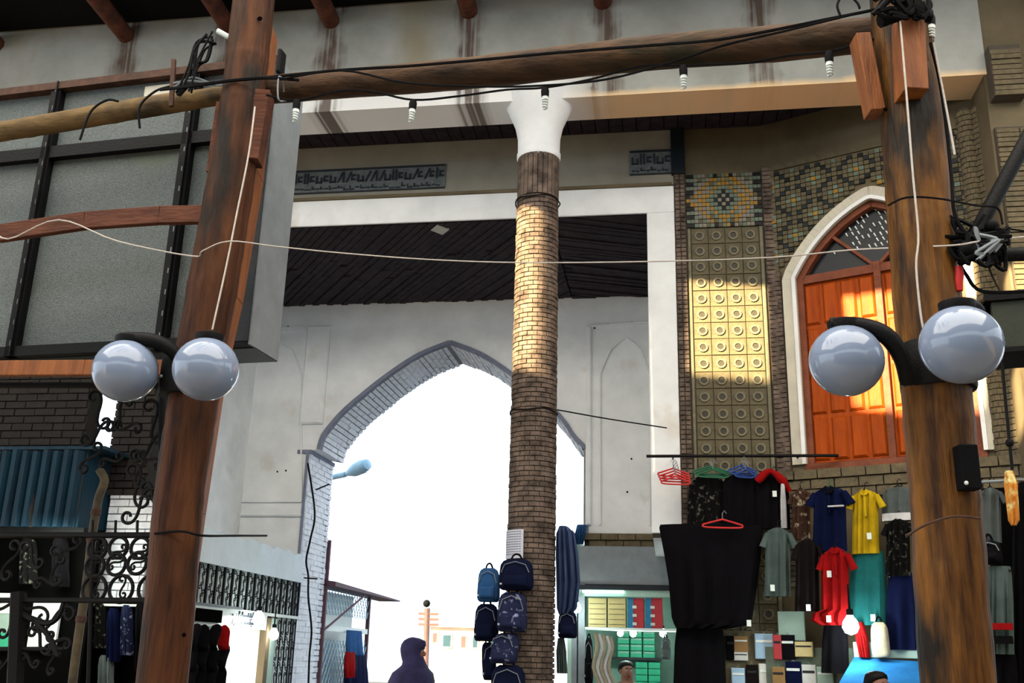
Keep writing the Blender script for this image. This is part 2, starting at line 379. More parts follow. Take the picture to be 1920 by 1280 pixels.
us = [-9 + i * .5 for i in range(int((uE + 9) / .5))] + [uE]
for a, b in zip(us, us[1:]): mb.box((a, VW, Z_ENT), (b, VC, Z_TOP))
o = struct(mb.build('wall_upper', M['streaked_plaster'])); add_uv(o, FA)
# shallow sag under the upper wall's right part
# --- dark wooden ceiling between the upper wall and the facade
mb = MB(FA); mb.box((-9, VC, Z_CEIL + .03), (6, VB + .3, Z_CEIL + .10)); ce = struct(mb.build('ceiling_porch', M['black_board']))
n = 60
for k in range(n):
    u = -4.2 + k * .14; b = MB(FA); b.box((u, VC - .02, Z_CEIL), (u + .13, 1.2, Z_CEIL + .03)); b.build('plank', M['dark_plank'], ce)

# --- facade front wall: band with inscriptions, white frame, right pier
us_ = FA.U(1456, 700)
mb = MB(FA)
mb.box((-9, 0, Z_SOF + .025), (us_ + .02, .35, Z_CEIL + .02))
z_pf = FA.Z(1240, 1000)
mb.box((UR, 0, z_pf), (1.62, .35, Z_SOF)); mb.box((1.62, 0, 0), (us_ + .02, .35, Z_SOF))
gx0, gx1, gz0 = FA.U(172, 800) - .2, FA.U(222, 800), FA.Z(195, 885)
mb.box((-9, 0, 0), (gx0, .35, Z_SOF)); mb.box((gx0, 0, 0), (gx1, .35, gz0)); mb.box((gx1, 0, 0), (UL, .35, Z_SOF)); mb.box((gx0, 0, FA.Z(195, 700)), (gx1, .35, Z_SOF))
wf = struct(mb.build('wall_front', M['brown_plaster']))
mb = MB(FA)                                              # grey plaster above the frame, left of the brick pilaster
mb.box((-5, -.012, 6.16), (1.62, 0, Z_CEIL)); mb.build('plaster_coat', mat('band_plaster', (.34, .32, .27), .9, scale=1.5, col2=(.23, .21, .17), bump=.15), wf)
zt0, zt1 = FA.Z(900, 362), FA.Z(1245, 341)
zf = 6.14
mb = MB(FA)
mb.box((UL - .3, -.03, Z_SOF - .01), (1.62, .0, zf)); mb.box((UR - .005, -.03, z_pf), (1.62, 0, Z_SOF - .01)); mb.box((max(UL - .3, gx1), -.03, 0), (UL + .005, 0, Z_SOF - .01))
struct(mb.build('trim_1', M['white_plaster'], bevel=.008))
mb = MB(FA); mb.box((UL - .3, -.05, zf), (1.60, .0, zf + .035)); struct(mb.build('trim_2', M['brown_plaster'], bevel=.008))
# side reveals
mb = MB(FA); mb.box((UR, .35, z_pf), (UR + .3, VB + .4, Z_SOF)); mb.box((1.62, .35, 0), (1.70, VB + 1.3, z_pf)); struct(mb.build('wall_right', M['white_plaster']))
mb = MB(FA); mb.box((UL - .06, .35, 0), (UL, VB + .4, Z_SOF)); struct(mb.build('wall_left', M['white_plaster']))
# --- soffit of the recess: diagonal dark planks, each its own piece
mb = MB(FA); mb.box((UL - .3, .0, Z_SOF + .02), (UR + .3, VB + .3, Z_SOF + .12)); sof = struct(mb.build('ceiling_recess', M['black_board']))
k = 0; UZ = .35
def soffit_run(ulo, uhi, shift, w_):
    global k
    nrow = 5; dv = (VB - .03) / nrow
    t = ulo - abs(shift) * VB - .2
    while t < uhi + abs(shift) * VB:
        cut = random.uniform(.8, 1.6)
        for (v0, v1) in ((.02, cut), (cut + .006, VB)):
            x0, x1 = t + shift * v0, t + shift * v1
            poly = clip([(x0, v0), (x0 + w_, v0), (x1 + w_, v1), (x1, v1)], 1, 0, uhi)
            poly = clip(poly, -1, 0, -ulo) if len(poly) > 2 else poly
            if len(poly) > 2 and k < 298:
                cx = sum(p[0] for p in poly) / len(poly); cy = sum(p[1] for p in poly) / len(poly)
                poly = [(cx + (p[0] - cx) * .985, cy + (p[1] - cy) * .99) for p in poly]
                b = MB(FA); b.prism(poly, Z_SOF + random.uniform(-.022, .004), Z_SOF + .02, 'z'); b.build('plank', M['dark_plank'], sof); k += 1
        t += w_ + .012
soffit_run(UL + .001, UZ, -.75, .085)
soffit_run(UZ + .01, UR - .001, 2.6, .16)
b = MB(FA)                                               # pale patches of stone set among the planks
for (x, y) in ((825, 428),):
    d = ray(x, y); tt = (Z_SOF - CAM.z) / d.z; p = CAM + d * tt - FA.o; uu, vv = p.dot(FA.u), p.dot(FA.v)
    b.prism([(uu - .1, vv), (uu, vv - .13), (uu + .1, vv), (uu, vv + .13)], Z_SOF - .02, Z_SOF + .01, 'z')
b.build('light_patch', M['grey_plaster'], sof)

# --- recessed back wall with the pointed arch
ARL = [(600, 835), (606, 820), (620, 800), (645, 772), (682, 740), (728, 704), (785, 667), (843, 643)]
arc = [FA.uz(x, y, VB) for x, y in ARL]
z_sp = arc[0][1]; hw = UC - arc[0][0]
half = [(UC - u, z) for u, z in arc]                     # half width at height
half = [(hw + .13, 0), (hw + .13, z_sp - .06), (hw, z_sp - .05)] + [(max(h, 0), z) for h, z in half[1:]]
half[-1] = (0, half[-1][1])
left = [(UC - h, z) for h, z in half]; right = [(UC + h, z) for h, z in half[:-1]][::-1]
right = [(min(u, FA.U(1095, 900, VB)) if z < z_sp else u, z) for u, z in right]
u_jr = FA.U(1096, 950, VB); z_shop = FA.Z(1150, 1000, VB)
right = [(u, z) for u, z in right if z > z_sp + .02] + [(u_jr, z_sp - .05), (u_jr, z_shop)]
poly = [(UL, 0)] + left + right + [(UR, z_shop), (UR, Z_SOF), (UL, Z_SOF)]
TH = .92
mb = MB(FA); mb.prism(poly, VB, VB + TH - .15); wb = struct(mb.build('wall_back', M['white_plaster']))
# arch lining: the rim moulding and the radial brick courses of the underside
curve = smoothpts([(u, z, 0) for u, z in left[2:]], 5); curve_r = smoothpts([(u, z, 0) for u, z in [left[-1]] + right[:-1]], 5)
def lining(cv, name, off0, off1, v0, v1, mt, seg=False):
    b = MB(FA)
    for i in range(len(cv) - 1):
        (x0, z0, _), (x1, z1, _) = cv[i], cv[i + 1]; dx, dz = x1 - x0, z1 - z0; l = math.hypot(dx, dz)
        if l < 1e-5: continue
        nx, nz = dz / l, -dx / l
        if (UC - x0) * nx + (4.0 - z0) * nz < 0: nx, nz = -nx, -nz
        b.hexa([(x0 + nx * off0, v0, z0 + nz * off0), (x1 + nx * off0, v0, z1 + nz * off0), (x1 + nx * off0, v1, z1 + nz * off0), (x0 + nx * off0, v1, z0 + nz * off0),
                (x0 + nx * off1, v0, z0 + nz * off1), (x1 + nx * off1, v0, z1 + nz * off1), (x1 + nx * off1, v1, z1 + nz * off1), (x0 + nx * off1, v1, z0 + nz * off1)])
    return b.build(name, mt, wb)
for cv in (curve, curve_r): lining(cv, 'arch_rim', -.035, .012, VB - .025, VB + .05, M['arch_rim'])
def arch_bricks(cv):
    pts = []; tot = 0
    for i in range(len(cv) - 1):
        a, b = Vector(cv[i]), Vector(cv[i + 1]); l = (b - a).length; n = max(1, int(l / .012))
        for k in range(n): pts.append(a + (b - a) * (k / n))
    pts.append(Vector(cv[-1])); L = [0]
    for a, b in zip(pts, pts[1:]): L.append(L[-1] + (b - a).length)
    b = MB(FA); s = 0; j = 0; row = 0
    def at(s):
        nonlocal j
        while j < len(L) - 2 and L[j + 1] < s: j += 1
        t = (s - L[j]) / max(1e-6, L[j + 1] - L[j]); return pts[j] + (pts[j + 1] - pts[j]) * t
    while s < L[-1] - .05:
        p, q = at(s), at(s + .052); d = (q - p).normalized(); nrm = Vector((d.y, -d.x, 0))
        if (Vector((UC, 4, 0)) - p).dot(nrm) < 0: nrm = -nrm
        v = VB + .06 + (row % 2) * .0; first = True
        while v < VB + TH - .02:
            w_ = .10 if (first and row % 2) else .205; e = min(v + w_, VB + TH)
            h = .012 + random.uniform(0, .012)
            b.hexa([(p.x, v, p.y), (q.x, v, q.y), (q.x, e, q.y), (p.x, e, p.y), (p.x + nrm.x * h, v, p.y + nrm.y * h), (q.x + nrm.x * h, v, q.y + nrm.y * h), (q.x + nrm.x * h, e, q.y + nrm.y * h), (p.x + nrm.x * h, e, p.y + nrm.y * h)])
            v = e + .014; first = False
        s += .066; row += 1
    return b
bl = arch_bricks(curve); stuff(bl.build('radial_bricks', M['brick_white'], wb))
bl = arch_bricks(curve_r); stuff(bl.build('radial_bricks', M['brick_white'], wb))
for cv in (curve, curve_r): lining(cv, 'mortar_bed', -.12, .004, VB + .05, VB + TH, M['mortar_pale'])
# left jamb reveal, built of white painted bricks
uj = left[0][0]
b = MB(FA); b.box((uj - .15, VB + .03, 0), (uj - .004, VB + TH, z_sp - .06)); b.build('jamb_core', M['mortar_pale'], wb)
src = None; row = 0; z = 1.10; cnt = 0
while z < z_sp - .12:
    v = VB + .012; first = True
    while v < VB + TH - .04:
        w_ = .105 if (first and row % 2) else .215; e = min(v + w_, VB + TH)
        b = MB(FA); g = random.uniform(.006, .018); b.box((uj - .01, v, z), (uj + g, e, z + .054))
        if cnt < 296: b.build('brick', M['brick_white'], wb)
        cnt += 1; v = e + .012; first = False
    z += .067; row += 1
b = MB(FA); b.box((uj - .15, VB - .02, z_sp - .10), (uj + .03, VB + TH, z_sp - .055)); b.build('spring_slab', M['arch_rim'], wb)
b = MB(FA); b.box((uj - .03, VB - .03, 0), (uj + .0, VB, z_sp - .08)); b.build('jamb_edge', M['arch_rim'], wb)
# right jamb edge beyond the column
b = MB(FA); b.box((u_jr - .012, VB, z_shop), (u_jr + .05, VB + TH, z_sp - .04)); b.build('jamb_core', M['mortar_pale'], wb)
# raised mouldings of the blind panels
def moulding(pl, wd, name='moulding'):
    b = MB(FA)
    for (x0, z0), (x1, z1) in zip(pl, pl[1:]):
        dx, dz = x1 - x0, z1 - z0; l = math.hypot(dx, dz); nx, nz = -dz / l * wd / 2, dx / l * wd / 2
        b.hexa([(x0 - nx, VB - .028, z0 - nz), (x1 - nx, VB - .028, z1 - nz), (x1 - nx, VB, z1 - nz), (x0 - nx, VB, z0 - nz), (x0 + nx, VB - .028, z0 + nz), (x1 + nx, VB - .028, z1 + nz), (x1 + nx, VB, z1 + nz), (x0 + nx, VB, z0 + nz)])
    return b.build(name, M['white_plaster'], wb, bevel=.006)
q = lambda x, y: FA.uz(x, y, VB)
b = MB(FA); a = q(578, 612); c = q(606, 795); b.cham((a[0], VB - .045, c[1]), (c[0], VB, a[1]), .02); b.build('pilaster_strip', M['white_plaster'], wb)
b = MB(FA); a = q(1099, 612); c = q(1107, 985); b.cham((a[0], VB - .04, c[1]), (c[0] + .01, VB, a[1]), .015); b.build('pilaster_strip', M['white_plaster'], wb)
moulding([q(445, 945), q(450, 760), q(470, 620), q(572, 615)], .05)
moulding([q(470, 760), q(475, 690), q(500, 655), q(525, 640), q(548, 655), q(565, 700), q(566, 940), q(450, 940)], .022)
moulding([q(1125, 985), q(1125, 700), q(1145, 655), q(1172, 632), q(1200, 655), q(1218, 700), q(1218, 985)], .022)
moulding([q(1100, 612), q(1222, 604)], .03)
b = MB(FA); a = q(440, 968); c = q(570, 955); b.cham((UL, VB - .04, a[1] - .0), (uj - .02, VB, a[1] + .035), .015); b.build('moulding', M['white_plaster'], wb)
# nails and holes in the plaster
b = MB(FA)
for x, y in ((540, 612), (563, 614), (1140, 607), (1185, 604), (536, 882), (520, 884), (1184, 860), (1176, 922), (1115, 615)):
    a = q(x, y); b.ball((a[0], VB, a[1]), .012, 8, 6)
b.build('nail_hole', M['cable'], wb)
# cornice above the right shop
a = FA.uz(1095, 988, VB - .1); c = FA.uz(1245, 1014, VB - .1)
cor = MB(FA); cor.box((u_jr, VB - .02, z_shop - .17), (UR + .25, VB + .12, z_shop)); co = struct(cor.build('trim_3', M['mortar']))
for r in range(2):
    u = u_jr + r * .06
    while u < UR + .2:
        b = MB(FA); e = min(u + .19, UR + .24); b.box((u, VB - .10 + r * .035, z_shop - .005 - .075 * (r + 1)), (e, VB - .02, z_shop - .075 * r - .012)); b.build('brick', M['brick_pale'], co); u += .2

# --- brick pilaster strips on the front wall
def brick_strip(fr, u0, u1, z0, z1, v=0.0, proud=.035, name='brick_pilaster', label='', cols=2, mt='brick', h=.046):
    b = MB(fr); b.box((u0, v - proud + .012, z0), (u1, v + .01, z1))
    o = b.build(name, M['mortar']); tag(o, label, 'pilaster')
    b = MB(fr); z = z0; r = 0
    while z < z1 - h:
        for c_ in range(cols):
            w_ = (u1 - u0) / cols; a_ = u0 + c_ * w_ + (.004 if r % 2 else 0)
            pr = proud + random.uniform(0, .012)
            b.box((a_ + .004, v - pr, z), (u0 + (c_ + 1) * w_ - .005, v - proud + .02, z + h - .009))
        z += h; r += 1
    stuff(b.build('brick_courses', M[mt], o)); return o
ua, ub = 1.625, FA.U(1288, 500)
brick_strip(FA, ua, ub, 1.0, 6.42, label='tall narrow brown brick pilaster between the white frame and the tile panel')
ue, uf = FA.U(1441, 600), FA.U(1462, 600)
brick_strip(FA, ue, uf + .02, 2.2, 6.3, proud=.05, cols=1, label='slim brick edge strip between the tile panel and the arched door wall')
# --- tile panel with roundels: every tile a piece
tu0, tu1 = ub + .01, ue - .008
zt = FA.Z(1365, 428)
tp = MB(FA); tp.box((tu0, -.012, 1.55), (tu1, .005, zt)); tpo = tag(tp.build('tile_panel', M['tile_core']), 'tall olive tile panel with rows of round medallions, sunlit in its middle', 'tiles')
nc = 4; tw = (tu1 - tu0) / 4.5
for a_, c_ in ((tu0 + .004, tu0 + tw * .25 - .008), (tu1 - tw * .25 + .002, tu1 - .004)):
    b = MB(FA); b.cham((a_, -.034, 1.56), (c_, -.01, zt), .006); b.build('border_strip', M['tile_ring'], tpo)
tu0 += tw * .25
t0 = MB(FA); t0.cham((tu0, -.026, 0), (tu0 + tw - .005, -.01, tw - .005), .003); tile = t0.build('tile', M['tile_olive'], tpo, loc=FA.W(tu0, 0, 0))
rg = MB(FA); cx, cz = tu0 + tw / 2 - .004, tw / 2 - .004
def ringmesh(b, cx, cz, r0, r1, v0, v1, n=12):
    for k in range(n):
        a, c_ = 2 * PI * k / n, 2 * PI * (k + 1) / n
        P = lambda r, t, v: (cx + r * math.cos(t), v, cz + r * math.sin(t))
        i = [b.pt(P(r0, a, v1)), b.pt(P(r0, a, v0)), b.pt(P(r1, a, v0)), b.pt(P(r1, a, v1)), b.pt(P(r0, c_, v1)), b.pt(P(r0, c_, v0)), b.pt(P(r1, c_, v0)), b.pt(P(r1, c_, v1))]
        for f in ((0, 1, 5, 4), (1, 2, 6, 5), (2, 3, 7, 6)): b.face([i[x] for x in f])
ringmesh(rg, cx, cz, .030, .048, -.040, -.028); ringm = rg.build('medallion', M['tile_ring'], tile, loc=FA.W(tu0, 0, 0))
r2 = MB(FA); ringmesh(r2, cx, cz, .001, .027, -.033, -.029, 10); core = r2.build('medallion_core', M['tile_core'], tile, loc=FA.W(tu0, 0, 0))
first = True; z = zt - tw
row = 0
while z > 1.6:
    for c_ in range(nc):
        wl = FA.W(tu0 + c_ * tw, random.uniform(-.004, .004), z)
        if first:
            tile.location = wl - Vector(tpo['_w']); tile['_w'] = tuple(wl); first = False
            ringm.location = core.location = (0, 0, 0)
        else:
            t = dupm(tile, wl, tpo)
            for s_ in (ringm, core):
                d = s_.copy(); C.objects.link(d); d.parent = t; d.location = (0, 0, 0)
    z -= tw; row += 1
# --- coloured diamond mosaic above
def mosaic(fr, u0, u1, z0, z1, nu, nz, fn, v=-.02, name='mosaic_panel', label='', keep=None):
    mats = [M['tile_olive'], M['tile_blue'], M['tile_black'], M['tile_yellow'], M['tile_green'], M['tile_pale']]
    b = MB(fr); b.box((u0, v + .012, z0), (u1, v + .022, z1)); o = tag(b.build(name, M['mortar']), label, 'mosaic') if keep is None else tag(thing(name, fr.W(u0, 0, z0), label, 'mosaic'), label)
    b = MB(fr); du, dz = (u1 - u0) / nu, (z1 - z0) / nz
    for i in range(nu):
        for j in range(nz):
            uc, zc = u0 + (i + .5) * du, z0 + (j + .5) * dz
            if keep and not keep(uc, zc): continue
            b.cur = fn(i, j); pr = random.uniform(0, .008)
            b.box((uc - du * .45, v - pr, zc - dz * .42), (uc + du * .45, v + (.014 if keep is None else .022), zc + dz * .42))
    stuff(b.build('mosaic_bricks', mats, o)); return o
def diamond(i, j):
    x, y = abs(i - 9), abs(j - 6) * 1.3; d = x + y
    if d < 3: return 2 if (i + j) % 2 else 5
    if d < 5: return 4
    if d < 6.6: return 3
    if d < 8.2: return 4 if y > x else 5
    if d < 9.6: return 3 if (i + j) % 4 else 0
    if d < 10.8: return 2 if (i + j) % 2 else 5
    if x > 7: return 2 if j % 2 == 0 else 4
    return (5, 0, 4, 5)[(i + 2 * j) % 4]
mosaic(FA, tu0 - tw * .25, tu1, zt + .01, FA.Z(1365, 326), 19, 13, diamond, label='square mosaic of yellow, black and green brick pieces forming a stepped diamond')
# --- kufic style glazed inscription bands
def inscription(u0, u1, z0, z1, label, dens=1.0, seed=3):
    rnd = random.Random(seed)
    b = MB(FA); b.box((u0, -.025, z0), (u1, -.012, z1)); o = tag(b.build('inscription_panel', M['glyph_ground']), label, 'inscription')
    b = MB(FA); H = z1 - z0; u = u0 + .02
    b.box((u0, -.034, z0 + H * .92), (u1, -.024, z1)); b.box((u0, -.034, z0), (u1, -.024, z0 + .012))
    while u < u1 - .05:
        k = rnd.random(); s = .018
        base = z0 + H * .42
        if k < .4: b.box((u, -.036, base), (u + s, -.024, z1 - H * .14)); u += .034
        elif k < .6:
            b.box((u, -.036, base), (u + .07, -.024, base + s)); b.box((u + .07 - s, -.036, base), (u + .07, -.024, base + H * .24)); b.box((u, -.036, base), (u + s, -.024, base + H * .3)); u += .085
        elif k < .8:
            b.hexa([(u, -.036, base), (u + s, -.036, base), (u + s, -.024, base), (u, -.024, base), (u + .05, -.036, z1 - H * .15), (u + .05 + s, -.036, z1 - H * .15), (u + .05 + s, -.024, z1 - H * .15), (u + .05, -.024, z1 - H * .15)]); u += .06
        else:
            b.box((u, -.036, base + .02), (u + .05, -.024, base + .02 + s)); b.box((u, -.036, base + .07), (u + .05, -.024, base + .07 + s)); b.box((u, -.036, base + .02), (u + s, -.024, base + .07)); u += .068
    b.build('lettering', M['glyph_dark'], o)
    b = MB(FA); u = u0 + .02
    while u < u1 - .06:                                  # smaller second line of script
        w_ = rnd.uniform(.03, .07); zz = z0 + H * rnd.uniform(.08, .18)
        b.box((u, -.034, zz), (u + w_, -.024, zz + .013))
        if rnd.random() < .6: b.box((u, -.034, zz), (u + .012, -.024, zz + H * rnd.uniform(.10, .18)))
        u += w_ + .012
    b.build('small_lettering', M['glyph_dark'], o); return o
inscription(FA.U(500, 350), FA.U(836, 330), FA.Z(700, 360), FA.Z(700, 316), 'long band of dark glazed lettering on the plaster left of the brick column')
inscription(FA.U(1181, 310), 1.62, FA.Z(1220, 329), FA.Z(1220, 284), 'short square block of dark glazed lettering at the right end of the plaster band', seed=9)
b = MB(FA); b.box((FA.U(1258, 300), -.06, FA.Z(1270, 330)), (FA.U(1284, 300), 0, Z_CEIL)); tag(b.build('corner_pier', M['tile_blue'], bevel=.01), 'dark upright glazed strip above the brick pilaster, beside the lettering block', 'pilaster')

# --- splayed wall with the arched door
s0, s1 = -.04, 2.35
dl, dr = .262, 1.738; dc = 1.0
za, zs, zb = FD.Z(1640, 372), FD.Z(1500, 522), FD.Z(1600, 864)
inner_px = [(1496, 520), (1512, 488), (1538, 452), (1568, 420), (1600, 394), (1625, 378), (1644, 373)]
inn = [FD.uz(x, y) for x, y in inner_px]
hi = [(dc - s, z) for s, z in inn]; hi[-1] = (0, hi[-1][1]); hi[0] = (dc - dl, zs)
archL = [(dc - h, z) for h, z in hi]; archR = [(dc + h, z) for h, z in hi[:-1]][::-1]
op = [(dl, zb)] + archL + archR + [(2 * dc - dl, zb)]
b = MB(FD); poly = [(s0, 0), (s0, Z_CEIL)] + [(s1, Z_CEIL), (s1, 0), (2 * dc - dl, 0)][:2] + [(s1, zb - .02), (2 * dc - dl, zb - .02)]
poly = [(s0, zb - .02), (dl, zb - .02)] + archL + archR + [(2 * dc - dl, zb - .02), (s1, zb - .02), (s1, Z_CEIL), (s0, Z_CEIL)]
b.prism(poly, 0, .34); b.box((s0, 0, 0), (s1, .34, zb - .02)); wd = struct(b.build('wall_door', M['brown_plaster']))
def band(off0, off1, v0, v1, arr, smooth=4):
    P = smoothpts([(x, z, 0) for x, z in arr], smooth); b = MB(FD)
    pts = [(dl, zb, 0)] + list(P) + [(2 * dc - dl, zb, 0)]
    nr = []
    for i, p in enumerate(pts):
        a = Vector(pts[max(i - 1, 0)]); c_ = Vector(pts[min(i + 1, len(pts) - 1)]); d = (c_ - a).normalized(); nr.append((-d.y, d.x))
    O = []; I = []
    for p, n_ in zip(pts, nr):
        O.append((p[0] + n_[0] * off1, p[1] + n_[1] * off1)); I.append((p[0] + n_[0] * off0, p[1] + n_[1] * off0))
    for i in range(len(pts) - 1):
        b.hexa([(I[i][0], v0, I[i][1]), (I[i + 1][0], v0, I[i + 1][1]), (I[i + 1][0], v1, I[i + 1][1]), (I[i][0], v1, I[i][1]), (O[i][0], v0, O[i][1]), (O[i + 1][0], v0, O[i + 1][1]), (O[i + 1][0], v1, O[i + 1][1]), (O[i][0], v1, O[i][1])])
    return b
arr = archL + archR
d1 = thing('door_1', FD.W(dc, 0, zb), 'orange panelled double door with pointed fanlight in a pale plaster arch', 'door'); struct(d1)
band(.0, .13, -.035, .1, arr).build('plaster_surround', M['cream_plaster'], d1, bevel=.006)
band(.0, .035, -.05, -.03, arr).build('surround_bead', M['white_plaster'], d1)
band(-.055, .0, .02, .12, arr).build('arch_frame', M['door_frame'], d1)
b = MB(FD); b.box((dl, .03, zs - .05), (2 * dc - dl, .11, zs + .03)); b.build('transom', M['door_frame'], d1)
b = MB(FD); b.box((dc - .03, .02, zb), (dc + .03, .1, zs + .05)); b.build('mullion', M['door_frame'], d1)
for sg in (-1, 1):
    b = MB(FD); tx, tz = dc + sg * .47, zs + .47
    b.hexa([(dc - .02, .03, zs), (dc + .02, .03, zs), (dc + .02, .09, zs), (dc - .02, .09, zs), (tx - .02, .03, tz), (tx + .02, .03, tz), (tx + .02, .09, tz), (tx - .02, .09, tz)]); b.build('fanlight_bar', M['door_frame'], d1)
b = MB(FD); b.prism(archL + archR, .10, .115); fl = b.build('fanlight_pane', M['glass_dark'], d1)
b = MB(FD); rnd = random.Random(5)                       # white chips painting light through the holes of a fanlight screen
for i in range(-7, 8):
    for j in range(9):
        x = dc + i * .055 + (j % 2) * .02; z = zs + .22 + j * .052
        hh = .62 * (1 - (z - zs) / (za - zs)) ** .75
        if abs(x - dc) < hh - .05 and rnd.random() < .72 and abs(abs(x - dc) - (z - zs)) > .05:
            b.hexa([(x, .085, z), (x + .012, .085, z - .004), (x + .012, .1, z - .004), (x, .1, z), (x - .016, .085, z + .032), (x - .004, .085, z + .036), (x - .004, .1, z + .036), (x - .016, .1, z + .032)])
stuff(b.build('bright_hole_chips', M['shop_white'], d1))
rows = 4; cols = 4
for sg in (0, 1):                                        # two leaves, each of raised panels
    a0 = dl + .03 if sg == 0 else dc + .03; a1 = dc - .03 if sg == 0 else 2 * dc - dl - .03
    b = MB(FD); b.box((a0, .07, zb + .02), (a1, .11, zs - .05)); leaf = b.build('door_leaf', M['door_wood'], d1)
    hh = (zs - .05 - zb - .02) / rows; ww = (a1 - a0) / cols
    for r in range(rows):
        for c_ in range(cols):
            b = MB(FD); b.cham((a0 + c_ * ww + .022, .045, zb + .02 + r * hh + .02), (a0 + (c_ + 1) * ww - .012, .072, zb + .02 + (r + 1) * hh - .02), .018); b.build('panel', M['door_wood'], leaf)
b = MB(FD); b.box((dl - .02, -.02, zb - .06), (2 * dc - dl + .02, .1, zb)); b.build('sill', M['door_frame'], d1)
# spandrel mosaic over the door
def spand(i, j):
    a, c_ = (i + j) % 8, (i - j) % 8
    if (a == 0) != (c_ == 0): return 1 if (i + 2 * j) % 3 else 2
    if a == 4 and c_ == 4: return 3
    if a in (3, 5) and c_ in (3, 5): return 4
    return 0
Pout = smoothpts([(x, z, 0) for x, z in archL], 4)
def outside(u, z):
    for (x0, z0, _), (x1, z1, _) in zip(Pout, Pout[1:]):
        if z0 <= z <= z1:
            xe = x0 + (x1 - x0) * (z - z0) / max(1e-6, z1 - z0); return abs(u - dc) > (dc - xe) + .20
    if z < zs + .05: return abs(u - dc) > (dc - dl) + .16
    return abs(u - dc) > .34 - (z - za) * 1.6
z_band = lambda u: Z_CEIL - .52 - .10 * u * 0
mosaic(FD, .06, 2.3, zs + .05, 6.22, 44, 24, spand, name='spandrel_mosaic', label='olive and blue lozenge mosaic filling the wall around the arched door top', keep=outside)
brick_strip(FD, 0.0, .12, 2.9, zs + .1, proud=.03, cols=1, label='narrow brick strip hugging the left side of the door arch')
b = MB(FD); b.box((0.0, -.02, 6.24), (s1, 0, 6.30)); b.build('band_edge', M['tile_olive'], wd)
# ledge of pale brick below the door
zl1, zl0 = zb - .07, zb - .34
b = MB(FD); b.box((s0, -.07, zl0), (s1 + .6, .02, zl1)); led = struct(b.build('trim_4', M['mortar']))
for r in range(3):
    u = s0 - r * .07
    while u < s1 + .55:
        e = min(u + .21, s1 + .6); x0 = max(u, s0)
        if e - x0 > .03:
            b = MB(FD); b.box((x0, -.125 + r * .02 + random.uniform(0, .012), zl1 - (r + 1) * .088 + .01), (e - .012, -.09, zl1 - r * .088)); b.build('brick', M['brick_pale'], led)
        u += .21
# far right: pier carrying the end of the upper wall, and ribbed brick columns beside the door
zc_ = FA.Z(1880, 170, VC)
b = MB(FA); b.box((uE - .02, VW + .02, 0), (uE + 1.6, VC + .1, Z_TOP)); struct(b.build('wall_pier', M['brown_plaster']))
for k, (x0, x1) in enumerate(((1858, 1905),)):
    brick_strip(FA, FA.U(x0, 130, VW - .1), FA.U(x1, 130, VW - .1) + .05, FA.Z(1880, 180, VW - .1), FA.Z(1880, 85, VW - .1), v=VW, proud=.12, mt='brick_pale', label='thick brick capital at the right end of the grey upper wall', h=.05, cols=1)
brick_strip(FA, uE + .0, uE + .95, 3.2, Z_TOP - 1.7, v=VW + .02, proud=.05, cols=5, mt='brick_pale', label='flat brick facing of the pier at the right edge below its capital')
def round_brick(name, fr, u, v, z0, z1, r0, r1, label, mt, h=.052, nb=12, cat='column'):
    b = MB(fr); b.lathe((u, v, 0), [(r0 - .012, z0), (r1 - .012, z1)], 20); o = tag(b.build(name, M['mortar'], smooth=True), label, cat)
    b = MB(fr); z = z0; r = 0
    while z < z1 - h * .5:
        rr = r0 + (r1 - r0) * (z - z0) / (z1 - z0)
        for k in range(nb):
            a0 = 2 * PI * (k + (.5 if r % 2 else 0)) / nb; a1 = a0 + 2 * PI / nb * .93; pr = rr + random.uniform(-.004, .005)
            P = lambda rad, a, zz: (u + rad * math.cos(a), v + rad * math.sin(a), zz)
            am = (a0 + a1) / 2; zt_ = z + h - .008
            i = [b.pt(P(pr, a, zz)) for zz in (z, zt_) for a in (a0, am, a1)] + [b.pt(P(rr - .02, a, zz)) for zz in (z, zt_) for a in (a0, am, a1)]
            for f in ((0, 1, 4, 3), (1, 2, 5, 4), (3, 4, 10, 9), (4, 5, 11, 10), (6, 7, 1, 0), (7, 8, 2, 1), (0, 3, 9, 6), (2, 8, 11, 5)): b.face([i[x] for x in f])
        z += h; r += 1
    stuff(b.build('brick_courses', M[mt], o)); return o
for k, (px, rr) in enumerate(((1868, .085), (1902, .10), (1940, .10))):
    u, z = FD.uz(px, 700)
    round_brick('engaged_column', FD, u, .0, zl1, 6.4, rr, rr, ['slim brick half-column right of the orange door', 'second brick half-column right of the orange door, at the picture edge', 'outermost brick half-column at the picture edge'][k], 'brick_pale')

